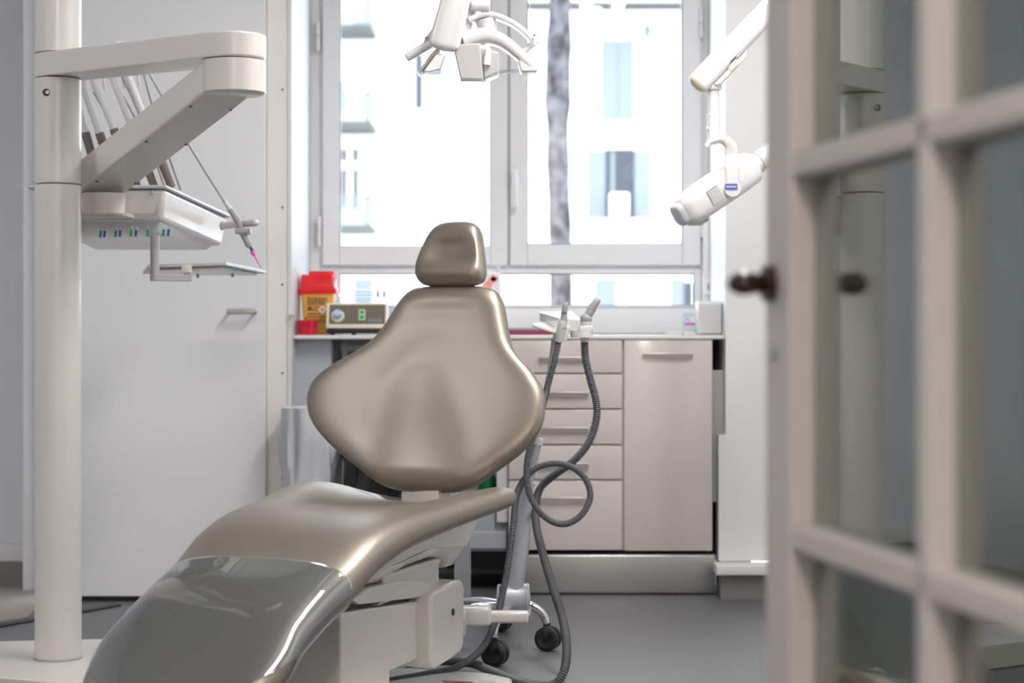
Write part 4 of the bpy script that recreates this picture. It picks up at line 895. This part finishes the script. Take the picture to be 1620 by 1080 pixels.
# ================================================================ SUCTION STAND
sd = thing('suction_stand', 'grey rolling suction stand on castors to the right of the chair', 'suction stand', (.0, 5.27, 0))
hub = pt(812, 940, 5.27)
b = B(); cyl(b, hub+Vector((-.040, -.01, -.012)), hub+Vector((.040, .01, -.012)), .042, .042, 32); obj('hub', b, M['alu'], sd, bev=.004)
for s in (-1, 1):
    b = B(); c0 = hub+Vector((.040*s, .01*s, -.012)); cyl(b, c0, c0+Vector((.006*s, 0, 0)), .045, .040, 32); obj('hub_cap', b, M['pw'], sd)
b = B(); tube(b, [pt(812, 944, 5.27), pt(825, 860, 5.27), pt(833, 765, 5.27)], [.030, .028, .024], 28, .85); obj('lower_column', b, M['alu'], sd)
b = B(); tube(b, [pt(833, 768, 5.27), pt(834, 762, 5.27)], [.026, .026], 24, .9); tube(b, [pt(834, 764, 5.27), pt(849, 694, 5.27)], [.017, .017], 20); ms = obj('upper_column', b, M['alu'], sd)
b = B(); tube(b, [pt(848, 702, 5.27), pt(850, 692, 5.27)], [.019, .019], 20); obj('collar', b, M['pw'], sd)
b = B(); tube(b, catmull([pt(850, 692, 5.27), pt(859, 640, 5.27), pt(870, 580, 5.27), pt(876, 535, 5.27)], 5), .0065, 14); obj('rod', b, M['alu'], sd)
b = B(); q0 = pt(812, 970, 5.27); box(b, q0.x-.035, q0.x+.05, 5.245, 5.30, q0.z-.004, q0.z+.012); obj('hub_plate', b, M['pw'], sd, bev=.003)
ctr = Vector((hub.x, 5.27, 0)); CP = [pt(866, 1000, 5.28), pt(783, 1028, 5.05), None, None, None]
ends = [Vector((.100, 5.27, 0)), Vector((-.050, 5.03, 0)), Vector((-.19, 5.22, 0)), Vector((-.20, 5.46, 0)), Vector((-.040, 5.60, 0))]
for e in ends:
    d_ = (e-ctr); L = d_.length; d_.normalize(); sv = d_.cross(Vector((0, 0, 1)))
    b = B(); tube(b, catmull([ctr+Vector((0, 0, .125)), ctr+d_*L*.5+Vector((0, 0, .128)), ctr+d_*(L-.015)+Vector((0, 0, .108)), e+Vector((0, 0, .078))], 6), [.013]*8+[.012]*8+[.012]*3, 14); lg = obj('leg', b, M['chrome'], sd)
    cs = Vector((.9, -.25, 0)).normalized()*.013; dirx = Vector((-.25, -.9, 0)).normalized(); wc = e+Vector((.004, -.012, .036))
    b = B(); tube(b, [e+Vector((0, 0, .088)), e+Vector((0, 0, .066))], [.010, .012], 14); tube(b, [wc-cs*.6+Vector((0, 0, .012)), wc+cs*.6+Vector((0, 0, .012))], .024, 20); castor = obj('castor', b, M['black'], lg)
for e in ends:
    axw = Vector((.35, .94, 0)).normalized(); wc = e+Vector((.004, -.004, .0355))
    for k in (-1, 1):
        c0 = wc+axw*.014*k; b = B(); lathe(b, c0-axw*.009, [(.030, 0), (.035, .003), (.035, .015), (.030, .018)], 32, axw); lathe(b, c0-axw*.0095, [(.022, 0), (.024, -.001), (.024, .019), (.02, .02)], 24, axw); obj('wheel', b, M['black'], sd)
# holder head
b = B(); P4 = [pt(842, 517, 5.18), pt(857, 513.5, 5.40), pt(905, 520, 5.42), pt(882, 530, 5.20)]
b = B(); prism(b, [P4[0], P4[1], P4[2], P4[3]], (0, 0, .010)); hb = obj('holder_bracket', b, M['pws'], sd, bev=.003)
b = B(); hexa(b, [pt(854, 511, 5.45), pt(884, 524, 5.25), pt(920, 524, 5.27), pt(916, 512, 5.52), pt(853, 493, 5.45), pt(884, 502, 5.25), pt(921, 506, 5.27), pt(905, 492, 5.52)]); obj('holder_block', b, M['pw'], sd, bev=.003)
b = B(); c0 = pt(889, 527, 5.22); pr = [pt(878, 514, 5.22), pt(902, 517, 5.22), pt(897, 540, 5.22), pt(893, 540, 5.22), pt(880, 538, 5.22), pt(874, 537, 5.22)]; prism(b, pr, (0, .04, 0)); obj('handle_clip', b, M['pws'], sd, bev=.002)
b = B(); c0 = pt(920, 529, 5.24); lo = []
def ring_band(bm, c, ro, ri, h, n=36):
    R = [[Vector((c.x+r*1.0*math.cos(a), c.y+r*math.sin(a), c.z+z)) for a in [2*PI*k/n for k in range(n)]] for r, z in ((ro, 0), (ro, h), (ri, h), (ri, 0), (ro, 0))]
    loft(bm, R, cap=False)
ring_band(b, c0+Vector((0, 0, -.008)), .032, .024, .017); bmesh.ops.remove_doubles(b, verts=b.verts, dist=1e-6); obj('holder_ring', b, M['pw'], sd)
b = B(); q = pt(927, 521, 5.24); rbox(b, q.x-.019, q.x+.020, q.y-.018, q.y+.018, q.z-.009, q.z+.010, .003); obj('holder_cup', b, M['pw'], sd)
# hoses & handles
def ribbed(bm, pts, r, step=.0060, seg=16):
    Q = resample(catmull([pt(*p) for p in pts], 14), step/2); rad = [r if i % 2 == 0 else r*.80 for i in range(len(Q))]; tube(bm, Q, rad, seg)
sA_ = thing('suction_handpiece', 'slim grey suction handpiece upright in the clip, its hose looping once', 'suction handpiece', tuple(pt(890, 500, 5.22)))
b = B(); Q = [pt(889, 520, 5.19), pt(890, 512, 5.19), pt(892, 506, 5.19), pt(893.5, 486, 5.19), pt(896, 480, 5.19), pt(896, 478, 5.19)]; tube(b, Q, [.0115, .0115, .0105, .0075, .0070, .0045], 20); tube(b, [pt(893, 494, 5.185), pt(894.5, 485, 5.185)], [.0075, .0078], 14); hd2 = obj('handle', b, M['handgrey'], sA_)
b = B(); tube(b, [pt(884, 540, 5.20), pt(889, 514, 5.19), pt(890, 507, 5.19)], [.0115, .0135, .0125], 20); obj('connector', b, M['pws'], sA_)
b = B(); ribbed(b, [(884, 538, 5.20), (876, 575, 5.20), (866, 612, 5.20), (855, 655, 5.12), (840, 700, 5.12), (833, 740, 5.12), (836, 775, 5.10), (850, 805, 5.08), (872, 824, 5.08), (897, 828, 5.10), (921, 813, 5.12), (934, 785, 5.14), (926, 757, 5.16), (905, 739, 5.18), (880, 733, 5.19), (853, 738, 5.19), (831, 756, 5.18), (817, 785, 5.12), (812, 830, 5.08), (805, 885, 5.06), (796, 935, 5.02), (783, 985, 4.96), (760, 1028, 4.88), (720, 1056, 4.80), (670, 1067, 4.74), (610, 1078, 4.66)], .0098); obj('hose', b, M['hosegrey'], sA_)
sB_ = thing('suction_handpiece', 'thick grey suction handpiece leaning right in the ring holder', 'suction handpiece', tuple(pt(928, 500, 5.24)))
b = B(); ball(b, pt(927, 504.5, 5.24), .0175); tube(b, [pt(929, 502, 5.24), pt(936, 488, 5.24), pt(941, 480, 5.24), pt(946, 474, 5.24), pt(947, 472.5, 5.24)], [.012, .0130, .0105, .0098, .007], 20); obj('handle', b, M['handgrey'], sB_)
b = B(); tube(b, [pt(925, 541, 5.24), pt(927, 508, 5.24)], [.012, .016], 20); obj('connector', b, M['pws'], sB_)
b = B(); ribbed(b, [(925, 536, 5.24), (926, 565, 5.24), (934, 600, 5.24), (943, 635, 5.24), (943, 665, 5.24), (931, 700, 5.24), (908, 728, 5.26), (878, 750, 5.30), (856, 770, 5.34), (847, 798, 5.30), (849, 835, 5.20), (860, 880, 5.10), (875, 930, 5.0), (889, 975, 4.92), (896, 1015, 4.82), (894, 1055, 4.74), (880, 1080, 4.72), (855, 1084, 4.72), (818, 1077, 4.77), (775, 1060, 4.88), (745, 1049, 4.95), (700, 1046, 4.97), (640, 1050, 4.95)], .0120); obj('hose', b, M['hosegrey'], sB_)

# ================================================================ LAMPS (fittings; the left panel is added fill)
for (x, y, sx2, sy2, lab) in ((.42, 4.15, .06, .94, 'long ceiling tube fitting nearer the chair'), (.60, 4.15, .06, .94, 'long ceiling tube fitting nearer the right wall'), (-2.30, 3.1, .27, .27, 'added square fill panel over the left side of the room'), (-.1, -.4, .28, .28, 'square ceiling lamp panel in the hallway')):
    t = thing('ceiling_lamp', lab, 'lamp', (x, y, 2.80)); b = B(); box(b, x-sx2, x+sx2, y-sy2, y+sy2, 2.775, 2.80); obj('frame', b, M['frame'], t, smooth=False)
    b = B(); box(b, x-sx2+.02, x+sx2-.02, y-sy2+.02, y+sy2-.02, 2.768, 2.775); obj('diffuser', b, M['lit'], t, smooth=False)
